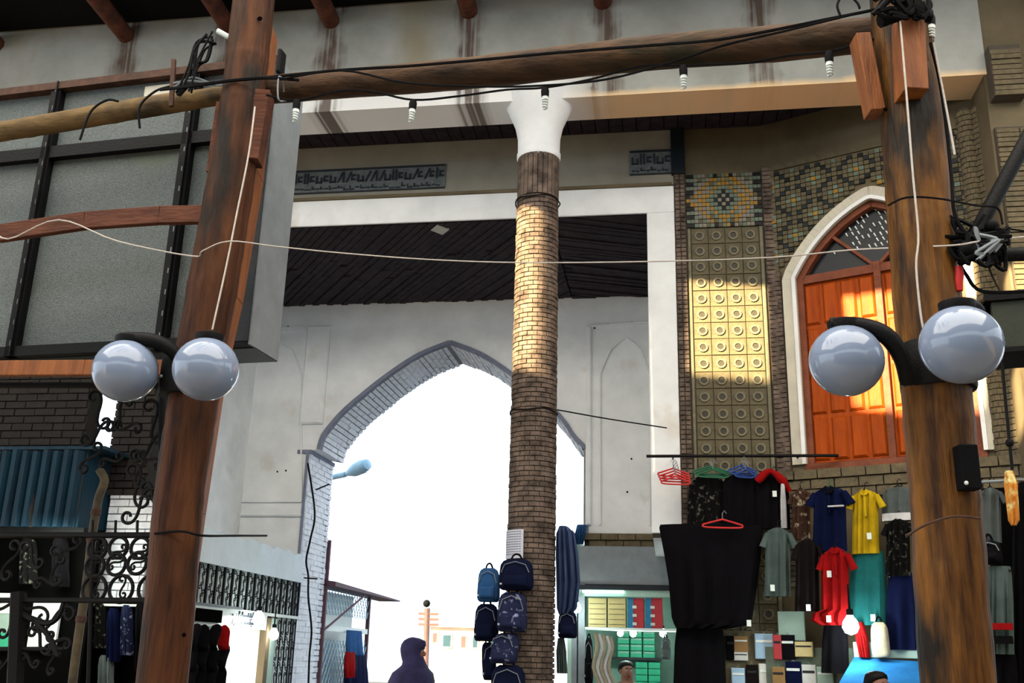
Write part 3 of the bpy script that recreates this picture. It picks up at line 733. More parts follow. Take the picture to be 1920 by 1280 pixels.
# --- the great brick column with plaster capital
cv_ = CV
zk = FA.Z(1012, 282, cv_ - .2)
col = round_brick('brick_column', FA, cu, cv_, 0, zk - .42, .208, .190, 'tall round brick column under the upper wall, half lit by sunlight', 'brick', nb=14, h=.042)
b = MB(FA)
for k in range(26):
    a0 = 2 * PI * k / 26; a1 = a0 + 2 * PI / 26 * .86; P = lambda rad, a, zz: (cu + rad * math.cos(a), cv_ + rad * math.sin(a), zz)
    b.hexa([P(.165, a0, zk - .41), P(.165, a1, zk - .41), P(.192, a1, zk - .41), P(.192, a0, zk - .41), P(.165, a0, zk), P(.165, a1, zk), P(.192, a1, zk), P(.192, a0, zk)])
stuff(b.build('soldier_bricks', M['brick'], col))
b = MB(FA); b.lathe((cu, cv_, zk - .42), [(.16, 0), (.16, .45)], 16); b.build('core', M['mortar'], col)
b = MB(FA); b.lathe((cu, cv_, zk), [(.196, 0), (.205, .015), (.205, .06), (.196, .075), (.198, .10), (.20, .22), (.225, .34), (.275, .46), (.32, .56), (.33, .66)], 28, 1, .8); b.build('capital', M['white_plaster'], col, smooth=True)
for zz in (zk - .44, FA.Z(1000, 765, cv_ - .2)):
    b = MB(FA); b.tube([(cu + .205 * math.cos(t * PI / 12), cv_ + .205 * math.sin(t * PI / 12), zz + .01 * math.sin(t)) for t in range(25)], .006, 5); b.build('wire_tie', M['cable'], col)
# ================================================================== FOREGROUND TIMBER
def px3(pts, Y):                                         # points of a thing standing at depth Y (metres)
    return [tuple(atY(x, y, Y)) for x, y in pts]
FWD = RM @ Vector((0, 0, -1))
def rad(wpx, Y, p=None): return wpx / 2 * ((p - CAM).dot(FWD) if p is not None else Y * 1.05) / F
def log(name, pts, widths, Y, m, label, cat='post', n=20, wob=.03, parent=None):
    if not isinstance(Y, (list, tuple)): Y = [Y] * len(pts)
    P = [tuple(atY(x, y, yy)) for (x, y), yy in zip(pts, Y)]; R = [rad(w_, yy, Vector(p)) for w_, yy, p in zip(widths, Y, P)]
    k = 7; Q = smoothpts([(*p,) for p in P], k); RR = []
    for i in range(len(R) - 1):
        for j in range(k): RR.append(R[i] + (R[i + 1] - R[i]) * j / k)
    RR.append(R[-1]); RR = [r * (1 + random.uniform(-wob, wob)) for r in RR]
    b = MB(); b.tube(Q, RR, n); o = b.build(name, m, parent, smooth=True)
    return tag(o, label, cat) if parent is None else o
YL, YR = 4.9, 3.95
base = lambda p, Y: (p[0], p[1], 0)
def post(pts, widths, Y, m, label, holes_):
    P = [atY(x, y, Y) for x, y in pts]; R = [rad(w_, Y, p) for w_, p in zip(widths, P)]
    lo, lo2 = P[-1], P[-2]; d = (lo - lo2); t = lo.z / -d.z * 1.0
    P.append(Vector((lo.x + d.x * t * .4, lo.y, 0))); R.append(R[-1] * 1.05)
    hi_, hi2 = P[0], P[1]; d = hi_ - hi2; t = (Z_TOP - .05 - hi_.z) / d.z; P.insert(0, hi_ + Vector((d.x * t * .6, d.y * t * .6, Z_TOP - .05 - hi_.z))); R.insert(0, R[0] * .9)
    Q = smoothpts([tuple(p) for p in P], 7); RR = []
    for i in range(len(R) - 1):
        for j in range(7): RR.append((R[i] + (R[i + 1] - R[i]) * j / 7) * (1 + random.uniform(-.02, .02)))
    RR.append(R[-1]); b = MB(); b.tube(Q, RR, 22); o = b.build('wooden_post', m, smooth=True); tag(o, label, 'post')
    for hx, hy, hr in holes_:
        p = atY(hx, hy, Y - R[2] * .93); b = MB(); b.ball(p, hr, 8, 6, (1, .3, 1)); b.build('knot', M['dark_fill'], o)
    return o
lp = post([(476, 0), (462, 130), (445, 260), (424, 390), (400, 530), (380, 640), (362, 760), (340, 900), (326, 1040), (312, 1200)], [76, 78, 84, 88, 92, 92, 92, 92, 92, 94], YL, M['post_wood_grey'], 'tall weathered log post left of the arch, carrying twin globe lamps', [(365 + 58, 280, .008), (425, 262, .012), (487, 35, .015), (345, 1190, .01)])
rp = post([(1690, 40), (1702, 150), (1716, 300), (1728, 450), (1742, 600), (1756, 740), (1768, 880), (1780, 1030), (1790, 1200)], [104, 108, 114, 118, 122, 126, 128, 130, 134], YR, M['post_wood'], 'thick orange-brown log post on the right, carrying twin globe lamps', [(1722, 215, .012), (1724, 235, .014), (1660, 205, .01)])
# second slimmer squared post just behind the left one
b = MB(FP); 
def quadbar(name, pts, wpx, Y, m, label=None, cat=None, parent=None, depth=None):
    P = [atY(x, y, yy) for (x, y), yy in zip(pts, Y if isinstance(Y, (list, tuple)) else [Y] * len(pts))]
    b = MB(); yy = P[0].y; hw_ = rad(wpx, yy); dp_ = depth or hw_ * 1.5
    for p, q in zip(P, P[1:]):
        d = (q - p).normalized(); up = Vector((0, 1, 0)); s_ = d.cross(up).normalized() * hw_; f = up * dp_
        b.hexa([tuple(x) for x in (p - s_ - f, p + s_ - f, p + s_ + f, p - s_ + f, q - s_ - f, q + s_ - f, q + s_ + f, q - s_ + f)])
    o = b.build(name, m, parent, bevel=.004)
    return tag(o, label, cat) if parent is None else o
quadbar('timber_post', [(498, 60), (470, 330), (430, 560), (398, 700), (358, 960), (312, 1290)], 38, YL + .22, M['orange_wood'], 'squared orange timber standing close behind the left log post', 'post')
# the two logs that span between posts
log('cross_beam', [(470, 172), (600, 160), (760, 148), (930, 132), (1100, 112), (1280, 94), (1450, 82), (1600, 68), (1680, 58)], [52, 54, 57, 60, 62, 66, 68, 66, 60], [5.04, 4.9, 4.78, 4.66, 4.54, 4.42, 4.30, 4.2, 4.12], M['beam_wood'], 'long dark rounded log beam spanning between the two big posts', 'beam', wob=.02)
log('side_beam', [(-120, 264), (0, 247), (100, 231), (230, 208), (370, 186), (440, 176)], [38, 37, 38, 40, 36, 34], [5.5, 5.35, 5.28, 5.2, 5.12, 5.08], M['log_wood'], 'yellow-brown log beam running left from the left post', 'beam', wob=.03)
# short braces nailed to the posts
quadbar('post_brace', [(1612, 72), (1640, 215)], 30, YR - .02, M['orange_wood'], 'short orange wooden wedge brace under the cross beam, left of the right post', 'brace')
quadbar('post_brace', [(1700, 38), (1708, 182)], 46, YR - .14, M['orange_wood'], 'orange wooden block nailed on the front of the right post', 'brace')
quadbar('post_brace', [(413, 195), (394, 326)], 11, YL, M['rail_wood'], 'thin reddish lath brace left of the left post', 'brace', depth=.03)
quadbar('post_brace', [(497, 178), (474, 306)], 30, YL - .02, M['rail_wood'], 'reddish wedge brace under the cross beam, right of the left post', 'brace')
quadbar('side_rail', [(-150, 452), (0, 438), (160, 414), (300, 404), (420, 402)], 34, [5.30, 5.18, 5.1, 5.02, 4.97], M['rail_wood'], 'brown squared rail crossing the grey sheets, fixed to the left post', 'rail', depth=.02)
quadbar('lower_rail', [(-150, 690), (0, 691), (160, 690), (318, 690)], 28, [5.3, 5.2, 5.1, 5.0], M['orange_wood'], 'orange-brown squared rail below the grey sheets', 'rail', depth=.02)

# ================================================================== SIGN BOX SEEN FROM BEHIND (grey sheets in an iron frame)
FS = Frame(tuple(atY(465, 645, 5.35)[:2]), 14)
zb_, zt_ = FS.Z(465, 645), FS.Z(520, 105)
sb = thing('sign_box', FS.W(-1.5, 0, zb_), 'big iron-framed sign box of rough grey sheets seen from behind, left', 'sign box')
UW = 4.2; SDP = .34
b = MB(FS); b.box((-UW, .05, zb_), (-.02, .065, zt_)); 
xs = [-UW, FS.U(-40, 450), FS.U(55, 450), FS.U(322, 450), FS.U(440, 450), 0.0]
for a_, c_ in ((FS.U(-230, 450), FS.U(50, 450)), (FS.U(62, 450), FS.U(318, 450)), (FS.U(330, 450), FS.U(436, 450))):
    for z0, z1 in ((zb_ + .02, FS.Z(200, 275)), (FS.Z(200, 262), zt_ - .02)):
        b = MB(FS); b.box((a_ - .02, .05, z0), (c_ + .02, .062, z1)); b.build('sheet', M['rough_sheet'], sb)
def sbar(x, wpx=20, z0=zb_, z1=zt_):
    u = FS.U(x, 450); b = MB(FS); b.box((u - .035, -.0, z0), (u + .035, .05, z1)); b.box((u + .012, -.02, z0), (u + .02, .0, z1))
    for k in range(9):
        zz = z0 + (z1 - z0) * (k + .5) / 9; 
    f = b.build('upright', M['black_iron'], sb)
    b = MB(FS)
    for k in range(14):
        zz = z0 + (z1 - z0) * (k + .5) / 14; b.box((u - .006, -.004, zz), (u + .004, .0, zz + .03))
    stuff(b.build('slots', M['grey_metal'], f))
sbar(55); sbar(324); sbar(-160)
b = MB(FS); b.box((-UW, -.01, zt_ - .05), (.02, .05, zt_)); b.build('top_rail', M['rusty_iron'], sb)
zm = FS.Z(200, 268); b = MB(FS); b.box((-UW, .0, zm - .06), (-.0, .05, zm + .02)); b.build('middle_rail', M['black_iron'], sb)
b = MB(FS); b.box((-UW, .0, zb_), (.0, .05, zb_ + .06)); b.build('bottom_rail', M['black_iron'], sb)
b = MB(FS); b.box((-.20, -.005, zb_ + .02), (-.0, .05, zt_ - .05)); b.build('end_plate', M['dark_metal'], sb)  # dark metal paints the unlit look of this rim face
b = MB(FS); b.box((-.0, .0, zb_), (.012, SDP, zt_ - .02)); b.build('side_sheet', M['grey_metal'], sb)
b = MB(FS); b.box((-UW, .065, zb_ - .004), (.01, SDP, zb_ + .006)); b.build('underside', M['dark_metal'], sb)
b = MB(FS); b.box((-UW, SDP - .01, zb_), (.0, SDP, zt_)); b.build('front_sheet', M['dark_metal'], sb)
b = MB(FS); a_ = FS.U(264, 165); b.box((a_, .04, FS.Z(290, 181)), (FS.U(316, 165), .05, FS.Z(290, 153))); b.build('pale_patch', M['cream_plaster'], sb)
b = MB(FS); b.box((.0, -.03, FS.Z(510, 140)), (FS.U(529, 118), .05, FS.Z(510, 97))); b.build('rail_end', M['black_iron'], sb, bevel=.01)
quadbar('iron_stake', [(326, 112), (321, 200)], 9, 5.0, M['rusty_iron'], 'short rusty iron stake lashed upright to the side beam', 'stake', depth=.012)

# ================================================================== TWIN GLOBE LAMPS
def globe_lamp(Y, post_px, balls, arms, col, label):
    c0 = atY(*post_px, Y); t = thing('globe_lamp', (c0.x, c0.y, c0.z), label, 'lamp', None)
    b = MB(); r = rad(col[0], Y); h = col[1] / 2 * Y / F; b.lathe((c0.x, c0.y, c0.z), [(r, -h), (r * 1.03, -h * .9), (r * 1.03, h * .9), (r, h)], 24, 1, 1.05); b.build('collar', M['black_iron'], t, smooth=True)
    for (x, y, wpx, Yb), arm in zip(balls, arms):
        c = atY(x, y, Yb); r = rad(wpx, Yb, c) * 1.0
        b = MB(); b.ball(c, r, 32, 20, (1, 1, .98)); g = b.build('globe', M['globe'], t, smooth=True)
        b = MB(); b.lathe((c.x, c.y, c.z + r * .90), [(r * .42, -.002), (r * .45, .012), (r * .45, .03), (r * .2, .045)], 20); b.build('gallery_cap', M['black_iron'], g, smooth=True)
        P = smoothpts([tuple(atY(ax, ay, yy)) for ax, ay, yy in arm], 5); b = MB()
        b.tube(P, [.026 + .010 * math.sin(PI * i / len(P)) for i in range(len(P))], 8); b.build('arm', M['black_iron'], t, smooth=True)
    b = MB(); 
    for k in range(4):
        a = k * PI / 2 + .4; b.ball((c0.x + math.cos(a) * .1, c0.y - .12, c0.z + math.sin(a) * .04), .008, 8, 6)
    b.build('bolt', M['grey_metal'], t); return t
globe_lamp(YL, (352, 712), [(235, 695, 119, 4.75), (386, 692, 122, 4.55)], [[(345, 690, 4.8), (320, 655, 4.75), (280, 637, 4.72), (225, 634, 4.74)], [(350, 690, 4.8), (372, 660, 4.7), (396, 634, 4.58), (400, 630, 4.56)]], (96, 70), 'black bracket with two white glass globe lamps on the left post')
globe_lamp(YR, (1756, 690), [(1587, 676, 137, 3.85), (1802, 646, 150, 3.60)], [[(1700, 720, 3.86), (1690, 670, 3.82), (1660, 628, 3.8), (1610, 610, 3.82), (1556, 608, 3.84)], [(1775, 690, 3.8), (1800, 640, 3.72), (1830, 590, 3.62), (1815, 572, 3.6)]], (130, 92), 'black bracket with two white glass globe lamps on the right post')

# ================================================================== STRING LIGHTS AND CABLES
def wire(name, pts, Y, r, m, label, parent=None, n=5):
    if not isinstance(Y, (list, tuple)): Y = [Y] * len(pts)
    P = smoothpts([tuple(atY(x, y, yy)) for (x, y), yy in zip(pts, Y)], 5); b = MB(); b.tube(P, r, n)
    o = b.build(name, m, parent, smooth=True); return tag(o, label, 'cable') if parent is None else o
fest = thing('string_light', atY(1000, 160, 4.5), 'festoon cable of bare spiral bulbs hanging under the cross beam', 'lights')
wire('light_cable', [(500, 178), (556, 188), (640, 170), (700, 172), (775, 187), (860, 180), (950, 168), (1022, 164), (1110, 148), (1200, 124), (1281, 122), (1400, 118), (1480, 104), (1556, 96), (1650, 70)], [4.8, 4.75, 4.72, 4.7, 4.66, 4.62, 4.58, 4.55, 4.5, 4.42, 4.36, 4.26, 4.2, 4.1, 3.95], .006, M['cable'], None, fest)
def bulb(px, py, Y, lx, ly, parent):
    p = atY(px, py, Y); d = (atY(lx, ly, Y) - p).normalized()
    b = MB(); b.tube([tuple(p), tuple(p + d * .02), tuple(p + d * .055)], [.016, .021, .019], 12); so_ = b.build('lamp_socket', M['cable'], parent, smooth=True)
    b = MB(); q = p + d * .055; s_ = Vector((0, 1, 0)); x_ = d.cross(s_).normalized()
    b.tube([tuple(q), tuple(q + d * .018)], .017, 12)
    P = [tuple(q + d * (.018 + .05 * i / 40) + (x_ * math.cos(i * .55) + s_ * math.sin(i * .55)) * (.013 - .003 * i / 40)) for i in range(41)]
    b.tube(P, .0045, 6); b.build('spiral_bulb', M['shop_white'], so_, smooth=True)
for px, py, Y, lx, ly in ((557, 188, 4.75, 552, 235), (775, 188, 4.66, 770, 235), (1022, 164, 4.55, 1022, 210), (1281, 124, 4.36, 1283, 176), (1554, 98, 4.1, 1557, 150)): bulb(px, py, Y, lx, ly, fest)
sb2 = thing('hanging_bulb', atY(1745, 28, 3.85), 'spiral bulb hanging from the cables at the top right of the right post', 'bulb')
bulb(1744, 28, 3.85, 1748, 80, sb2)
wire('power_cable', [(340, 160), (430, 152), (520, 143), (640, 131), (760, 124), (900, 112), (1050, 98), (1230, 84), (1330, 76), (1420, 62), (1540, 38), (1640, 18), (1720, 0)], [4.9, 4.78, 4.75, 4.7, 4.65, 4.55, 4.45, 4.3, 4.2, 4.15, 4.1, 4.0, 3.9], .008, M['cable'], 'thick black cable running along the top of the cross beam')
wire('power_cable', [(520, 150), (640, 132), (760, 155), (900, 162), (1020, 160), (1140, 148), (1260, 116), (1360, 84), (1480, 56), (1660, 12)], [4.75, 4.68, 4.62, 4.55, 4.48, 4.4, 4.3, 4.2, 4.1, 3.9], .006, M['cable'], 'black cable looping under the middle of the cross beam')
wire('power_cable', [(300, 168), (370, 160), (440, 150), (500, 146), (560, 150)], [4.9, 4.75, 4.72, 4.7, 4.78], .009, M['cable'], 'black cable wrapped around the left post at beam height')
wire('bracing_wire', [(532, 172), (530, 150), (522, 146), (522, 186), (536, 188)], [4.8, 4.74, 4.72, 4.72, 4.8], .005, M['grey_metal'], 'grey wire tie around the cross beam beside the left post')
wire('telephone_wire', [(-20, 420), (15, 448), (110, 412), (220, 452), (360, 480), (380, 470), (430, 452), (520, 462), (640, 474), (800, 486), (975, 492), (1220, 490), (1450, 482), (1600, 468), (1780, 460), (1840, 452), (1960, 440)], [4.9, 4.85, 4.82, 4.8, 4.78, 4.7, 4.66, 4.75, 4.85, 4.9, 4.9, 4.8, 4.6, 4.3, 3.75, 3.8, 3.9], .0038, M['white_cable'], 'thin pale wire strung across the whole scene at lintel height')
wire('lamp_wire', [(478, 200), (466, 290), (444, 400), (424, 500), (398, 618)], 4.68, .0045, M['white_cable'], 'thin white wire running down the left post to its globes')
wire('lamp_wire', [(1688, 40), (1700, 180), (1712, 330), (1722, 440), (1718, 500), (1728, 600), (1740, 640)], 3.70, .0045, M['white_cable'], 'thin white wire running down the right post to its globes')
wire('power_cable', [(1745, 80), (1762, 150), (1775, 240), (1784, 330), (1790, 400), (1812, 440)], 3.8, .008, M['cable'], 'black cable hanging right of the right post')
wire('white_flex', [(1750, 80), (1768, 170), (1785, 260), (1790, 290)], 3.78, .005, M['white_cable'], 'short white flex dangling beside the black cable, right post')
wire('bracing_wire', [(1665, 385), (1700, 370), (1760, 372), (1830, 385), (1870, 390), (1880, 420)], [3.8, 3.74, 3.74, 3.85, 3.9, 3.9], .0045, M['cable'], 'thin dark wire wound around the right post above the globes')
wire('bracing_wire', [(1700, 1004), (1740, 982), (1790, 968), (1838, 972)], 3.74, .005, M['rusty_iron'], 'rusty wire wound around the lower right post')
wire('bracing_wire', [(290, 1000), (340, 996), (380, 1004), (440, 1004), (500, 1004)], [4.8, 4.76, 4.8, 5.3, 6.0], .006, M['cable'], 'dark wire tied around the lower left post, running right')
wire('bracing_wire', [(1045, 768), (1140, 785), (1250, 802)], [8.35, 8.5, 8.8], .006, M['cable'], 'thin dark wire from the brick column to the white frame')
wire('cable_loop', [(150, 262), (170, 210), (200, 188), (222, 190)], 5.05, .007, M['cable'], 'black cable loop over the side beam, farther from the left post')
wire('cable_loop', [(262, 240), (262, 200), (290, 172), (318, 162)], 5.0, .007, M['cable'], 'black cable loop over the side beam, nearer the left post')
wire('cable_loop', [(1576, 30), (1570, 8), (1585, -12), (1606, 4), (1612, 16)], 3.9, .006, M['cable'], 'thin black cable loop above the cross beam near the right post')
tg = thing('cable_tangle', atY(365, 140, 4.95), 'tangle of black and grey cables knotted on the side beam left of the post', 'cables')
rnd = random.Random(11)
for k in range(12):
    pts = [(345 + rnd.uniform(-15, 15), 175 + rnd.uniform(-8, 6)), (362 + rnd.uniform(-10, 10), 135 + rnd.uniform(-14, 10)), (375 + rnd.uniform(-14, 14), 95 + rnd.uniform(-16, 20)), (395 + rnd.uniform(-12, 12), 66 + rnd.uniform(-10, 20))]
    if k % 3 == 0: pts = [(325, 160 + rnd.uniform(-8, 8)), (360, 150 + rnd.uniform(-8, 8)), (410, 160 + rnd.uniform(-6, 6)), (440, 150)]
    wire('loose_cable', pts, 4.95 - rnd.random() * .12, .006 + .002 * (k % 2), M['cable' if k % 3 else 'grey_metal'], None, tg)
b = MB(); b.tube(px3([(408, 58), (430, 70)], 4.9), .016, 8); b.build('white_connector', M['shop_white'], tg)
tg = thing('cable_tangle', atY(1705, 15, 3.9), 'dark mass of cables tied at the head of the right post', 'cables')
for k in range(22):
    x0 = rnd.uniform(1655, 1740); pts = [(x0, rnd.uniform(-20, 35)), (x0 + rnd.uniform(-30, 30), rnd.uniform(-10, 35)), (x0 + rnd.uniform(-40, 40), rnd.uniform(-20, 35)), (x0 + rnd.uniform(-20, 20), rnd.uniform(-30, 30))]
    pts = [(min(max(a, 1640), 1745), c_) for a, c_ in pts]
    wire('loose_cable', pts, 3.74 - rnd.random() * .06, .010, M['cable'], None, tg)
b = MB(); b.tube(px3([(1650, 40), (1690, 26), (1745, 30)], 3.76), .030, 8); b.build('tape_band', M['cable'], tg, smooth=True)
# black pole frame with its own tangle at the right edge
tg = thing('pole_bracket', atY(1840, 470, 3.9), 'black steel pole and arm with a heavy knot of cables, right edge', 'pole')
log('slanted_pole', [(1990, 130), (1950, 215), (1880, 345), (1822, 452)], [28, 28, 28, 28], 3.95, M['black_iron'], '', parent=tg, n=12, wob=0)
log('arm', [(1795, 474), (1860, 478), (1990, 474)], [30, 26, 26], 3.9, M['black_iron'], '', parent=tg, n=12, wob=0)
for k in range(60):
    x0, y0 = rnd.uniform(1800, 1880), rnd.uniform(440, 485); pts = [(x0, y0)] + [(x0 + rnd.gauss(0, 18), y0 + rnd.gauss(-5, 16)) for _ in range(3)]
    wire('loose_cable', pts, 3.88 - rnd.random() * .10, .009, M['cable' if k % 17 else 'grey_metal'], None, tg)
b = MB(); b.ball(atY(1860, 425, 3.84), .03, 12, 8); b.build('insulator', M['cable'], tg, smooth=True); b = MB(); b.ball(atY(1812, 470, 3.82), .045, 12, 8); b.build('junction', M['cable'], tg, smooth=True)
wire('power_cable', [(1798, 490), (1812, 515), (1842, 546), (1930, 546)], 3.85, .008, M['cable'], 'black cable drooping from the knot to the grey box')
wire('power_cable', [(1850, 490), (1862, 520), (1875, 545)], 3.9, .004, M['rusty_iron'], 'thin rusty wire below the cable knot at the right edge')
wire('power_cable', [(1882, 428), (1900, 430), (1940, 436)], 3.9, .004, M['cable'], 'thin black wire leaving the knot to the picture edge')
b = MB(); P = px3([(1797, 500), (1799, 515), (1797, 528), (1799, 545)], 3.84); b.tube(P, [.014, .018, .018, .014], 10); tag(b.build('red_coil', M['plastic_red'], smooth=True), 'short red insulator coil between the right post and the cable knot', 'coil')
# metal fascia box beyond the right globe
FX = Frame(tuple(atY(1862, 600, 4.6)[:2]), 20)
z0, z1 = FX.Z(1900, 652), FX.Z(1900, 562)
b = MB(FX); b.box((0, 0, z0), (1.2, .3, z1)); fb = tag(b.build('fascia_box', M['green_grey'], bevel=.008), 'dark olive metal box fixed behind the right globe, at the picture edge', 'box')
b = MB(FX); b.box((-.03, -.02, z1), (1.2, .32, z1 + .035)); b.box((-.0, -.012, z0 - .02), (1.2, .30, z0)); b.build('frame_edge', M['black_iron'], fb)
b = MB(FX); b.box((-.12, .05, z1 - .12), (-.02, .3, z1 + .02)); b.build('side_flap', M['black_iron'], fb)
b = MB(); P = px3([(1876, 648), (1888, 780), (1893, 830), (1898, 880)], 4.62); b.tube(P, .008, 6); b.ball(P[2], .02, 8, 6); tag(b.build('hanging_rod', M['black_iron']), 'thin dark rod hanging below the metal box at the right edge', 'rod')
b = MB(); c = atY(1810, 878, 3.80); b.box((c.x - .035, c.y - .05, c.z - .085), (c.x + .035, c.y + .02, c.z + .085)); sw = tag(b.build('meter_box', M['cable'], bevel=.006), 'small black switch box fixed low on the right post', 'switch box')
b = MB(); c = atY(1812, 905, 3.745); b.ball(c, .008, 8, 6); b.build('screw', M['shop_white'], sw)
HUNG = []
# ================================================================== LEFT SHOP ROW along the side of the gateway
FL = Frame(tuple(FA.W(uj + .03, VB, 0)[:2]), 9 - 90)     # u runs away from the camera, v runs to the left
ul = lambda x, y=1100: FL.uz(x, y)[0]
zl = lambda x, y: FL.uz(x, y)[1]
u_near, u_far = ul(352), -.03
zs1, zs0 = zl(568, 1042), zl(566, 1093); zlat = 1.937; zd = zlat - .02
ls = thing('corner_shop', FL.W((u_near + u_far) / 2, 0, 0), 'lit corner shop with white sheet fascia and iron lattice, left of the arch', 'shop')
b = MB(FL); n = 24
pts = [(u_near, zs0)] + [(u_far, zs0)] + [(u_far - (u_far - u_near) * k / n, zs1 + .02 * math.sin(k * 2.1) + random.uniform(-.01, .012)) for k in range(n + 1)]
b.prism(pts, -.02, .02); b.build('fascia_sheet', M['sheet_white'], ls)
b = MB(FL); b.box((u_near, .02, zs0), (u_far, .85, zs0 + .03)); b.build('canopy_top', M['shop_white'], ls)
b = MB(FL); b.box((u_near, .06, zlat), (u_far, .07, zs0)); b.build('pane', M['shop_white'], ls)
nb = 15
bar = None
for k in range(nb + 1):
    u = u_near + (u_far - u_near) * k / nb; wl = FL.W(u, 0, zlat)
    if bar is None: b = MB(FL); b.box((u - .012, -.012, zlat), (u + .012, .012, zs0)); bar = b.build('bar', M['black_iron'], ls, loc=wl)
    else: dupm(bar, wl, ls)
def clothoid(n=44, L=2.0):
    P = [(0, 0)]; x = y = 0; ds = L / n; out = []
    for i in range(n):
        s = (i + .5) * ds; a = PI * s * s / 2; x += math.cos(a) * ds; y += math.sin(a) * ds; P.append((x, y))
    Q = [(-a, -c) for a, c in reversed(P[1:])] + P
    m = max(max(abs(a), abs(c)) for a, c in Q); return [(a / m, c / m) for a, c in Q]
CL = clothoid(); CLs = clothoid(18, 1.9)
def scroll(b, cu_, cz, s, ang, flip=1, v=0.0, r=.008, cl=CL, n=5):
    ca, sa = math.cos(ang), math.sin(ang)
    b.tube([(cu_ + (x * flip * ca - y * sa) * s, v, cz + (x * flip * sa + y * ca) * s) for x, y in cl], r, n)
b = MB(FL)
for k in range(nb):
    u = u_near + (u_far - u_near) * (k + .5) / nb
    for j in range(4):
        z = zlat + (zs0 - zlat) * (j + .5) / 4
        scroll(b, u, z, .052, PI / 2 + .5, 1 if j % 2 else -1, 0, .006, CLs, 4)
stuff(b.build('scrollwork', M['black_iron'], ls))
b = MB(FL); b.box((u_near, -.03, zd - .012), (u_far, .05, zlat)); b.build('lintel', M['shop_white'], ls)
b = MB(FL); b.box((ul(352), -.06, zlat - .004), (ul(450), .0, zlat + .02)); b.build('awning_lip', M['dark_metal'], ls)
ua_, ub_ = ul(430, 1155), ul(478, 1155)
b = MB(FL); zg1, zg0 = zl(450, 1143), zl(450, 1178)
b = MB(FL); b.box((ul(352), -.05, zg0), (ul(498), -.032, zg1)); b.build('sign_board', M['shop_white'], ls)
za_, zb2 = zl(385, 1166), zl(385, 1142)
b = MB(FL); b.box((ul(362), -.08, za_), (ul(408), -.045, zb2)); b.build('dark_sign', M['dark_fill'], ls)
sg = MB(FL); rnd = random.Random(2)
for row_ in range(2):
    u = ul(432); zz = zl(452, 1157 if row_ == 0 else 1170)
    while u < ul(472):
        w_ = rnd.uniform(.03, .08); sg.box((u, -.062, zz), (u + w_, -.048, zz + .024))
        if rnd.random() < .6: sg.box((u + w_ * .4, -.062, zz), (u + w_ * .4 + .024, -.048, zz + rnd.uniform(.04, .07)))
        if rnd.random() < .4: sg.box((u, -.062, zz - .02), (u + .012, -.048, zz - .008))
        u += w_ + .012
sg.build('lettering', M['glyph_dark'], ls)
# lit interior
b = MB(FL); b.box((u_near - .1, .95, 0), (ul(512), 1.0, zd)); b.box((ul(512), .05, 0), (ul(512) + .03, 1.0, zd)); b.box((u_near - .1, .03, zd - .02), (ul(512), 1.0, zd)); b.build('inner_wall', M['shop_white'], ls)
b = MB(FL); b.box((ul(505), -.02, 0), (ul(512), .06, zd - .03)); b.build('door_post', M['brown_plaster'], ls)
b = MB(FL); b.box((ul(512), -.02, 0), (ul(522), .06, zd - .03)); b.build('door_post', M['shop_green'], ls)
ld = bpy.data.lights.new('shop_light', 'AREA'); ld.shape = 'RECTANGLE'; ld.size = 1.6; ld.size_y = .5; ld.energy = 120; ld.color = (1, .93, .84)
lo_ = bpy.data.objects.new('shop_light', ld); C.objects.link(lo_); lo_.location = FL.W((u_near + ul(510)) / 2, .5, zd - .05); tag(lo_, 'ceiling light inside the lit corner shop', 'lamp')
# side lattice beside the door
b = MB(FL); b.box((ul(522), .05, 0), (-.03, .06, zd)); b.build('pane', M['shop_white'], ls)
b = MB(FL)
for k in range(5):
    u = ul(524) + (-.05 - ul(524)) * k / 4; b.tube([(u, 0, .9), (u, 0, zd)], .009, 5)
for k in range(4):
    u = ul(524) + (-.05 - ul(524)) * (k + .5) / 4
    for j in range(9): scroll(b, u, zd - .12 - j * .14, .065, PI / 2 + .4, 1 if j % 2 else -1, 0, .006, CLs, 4)
stuff(b.build('scrollwork', M['black_iron'], ls))
def lamp_bulb(p, r, m, label, power, col, name='light_bulb'):
    b = MB(); b.lathe((p.x, p.y, p.z), [(.003, -r), (r * .7, -r * .75), (r, -.1 * r), (r * .85, r * .6), (r * .4, r * 1.2), (r * .38, r * 1.4)], 14); o = b.build(name, m, smooth=True); tag(o, label, 'bulb')
    b = MB(); b.lathe((p.x, p.y, p.z), [(r * .42, r * 1.3), (r * .42, r * 2.0), (r * .15, r * 2.1), (.006, r * 5)], 10); b.build('socket', M['cable'], o)
    d = bpy.data.lights.new('bulb_light', 'POINT'); d.energy = power; d.color = col; d.shadow_soft_size = r; l = bpy.data.objects.new('bulb_light', d); C.objects.link(l); l.parent = o; l.location = (0, 0, -r * .2); return o
yl = lambda x, y, off: FL.W(FL.uz(x, y, -off)[0], -off, FL.uz(x, y, -off)[1])
lamp_bulb(yl(485, 1160, .18), .062, M['lamp_cold'], 'bright bulb hanging before the sign of the left corner shop', .8, (.85, 1, 1))
lamp_bulb(yl(513, 1190, .10), .055, M['lamp_warm'], 'bright bulb beside the doorway post of the left corner shop', 1.5, (1, .96, .9))
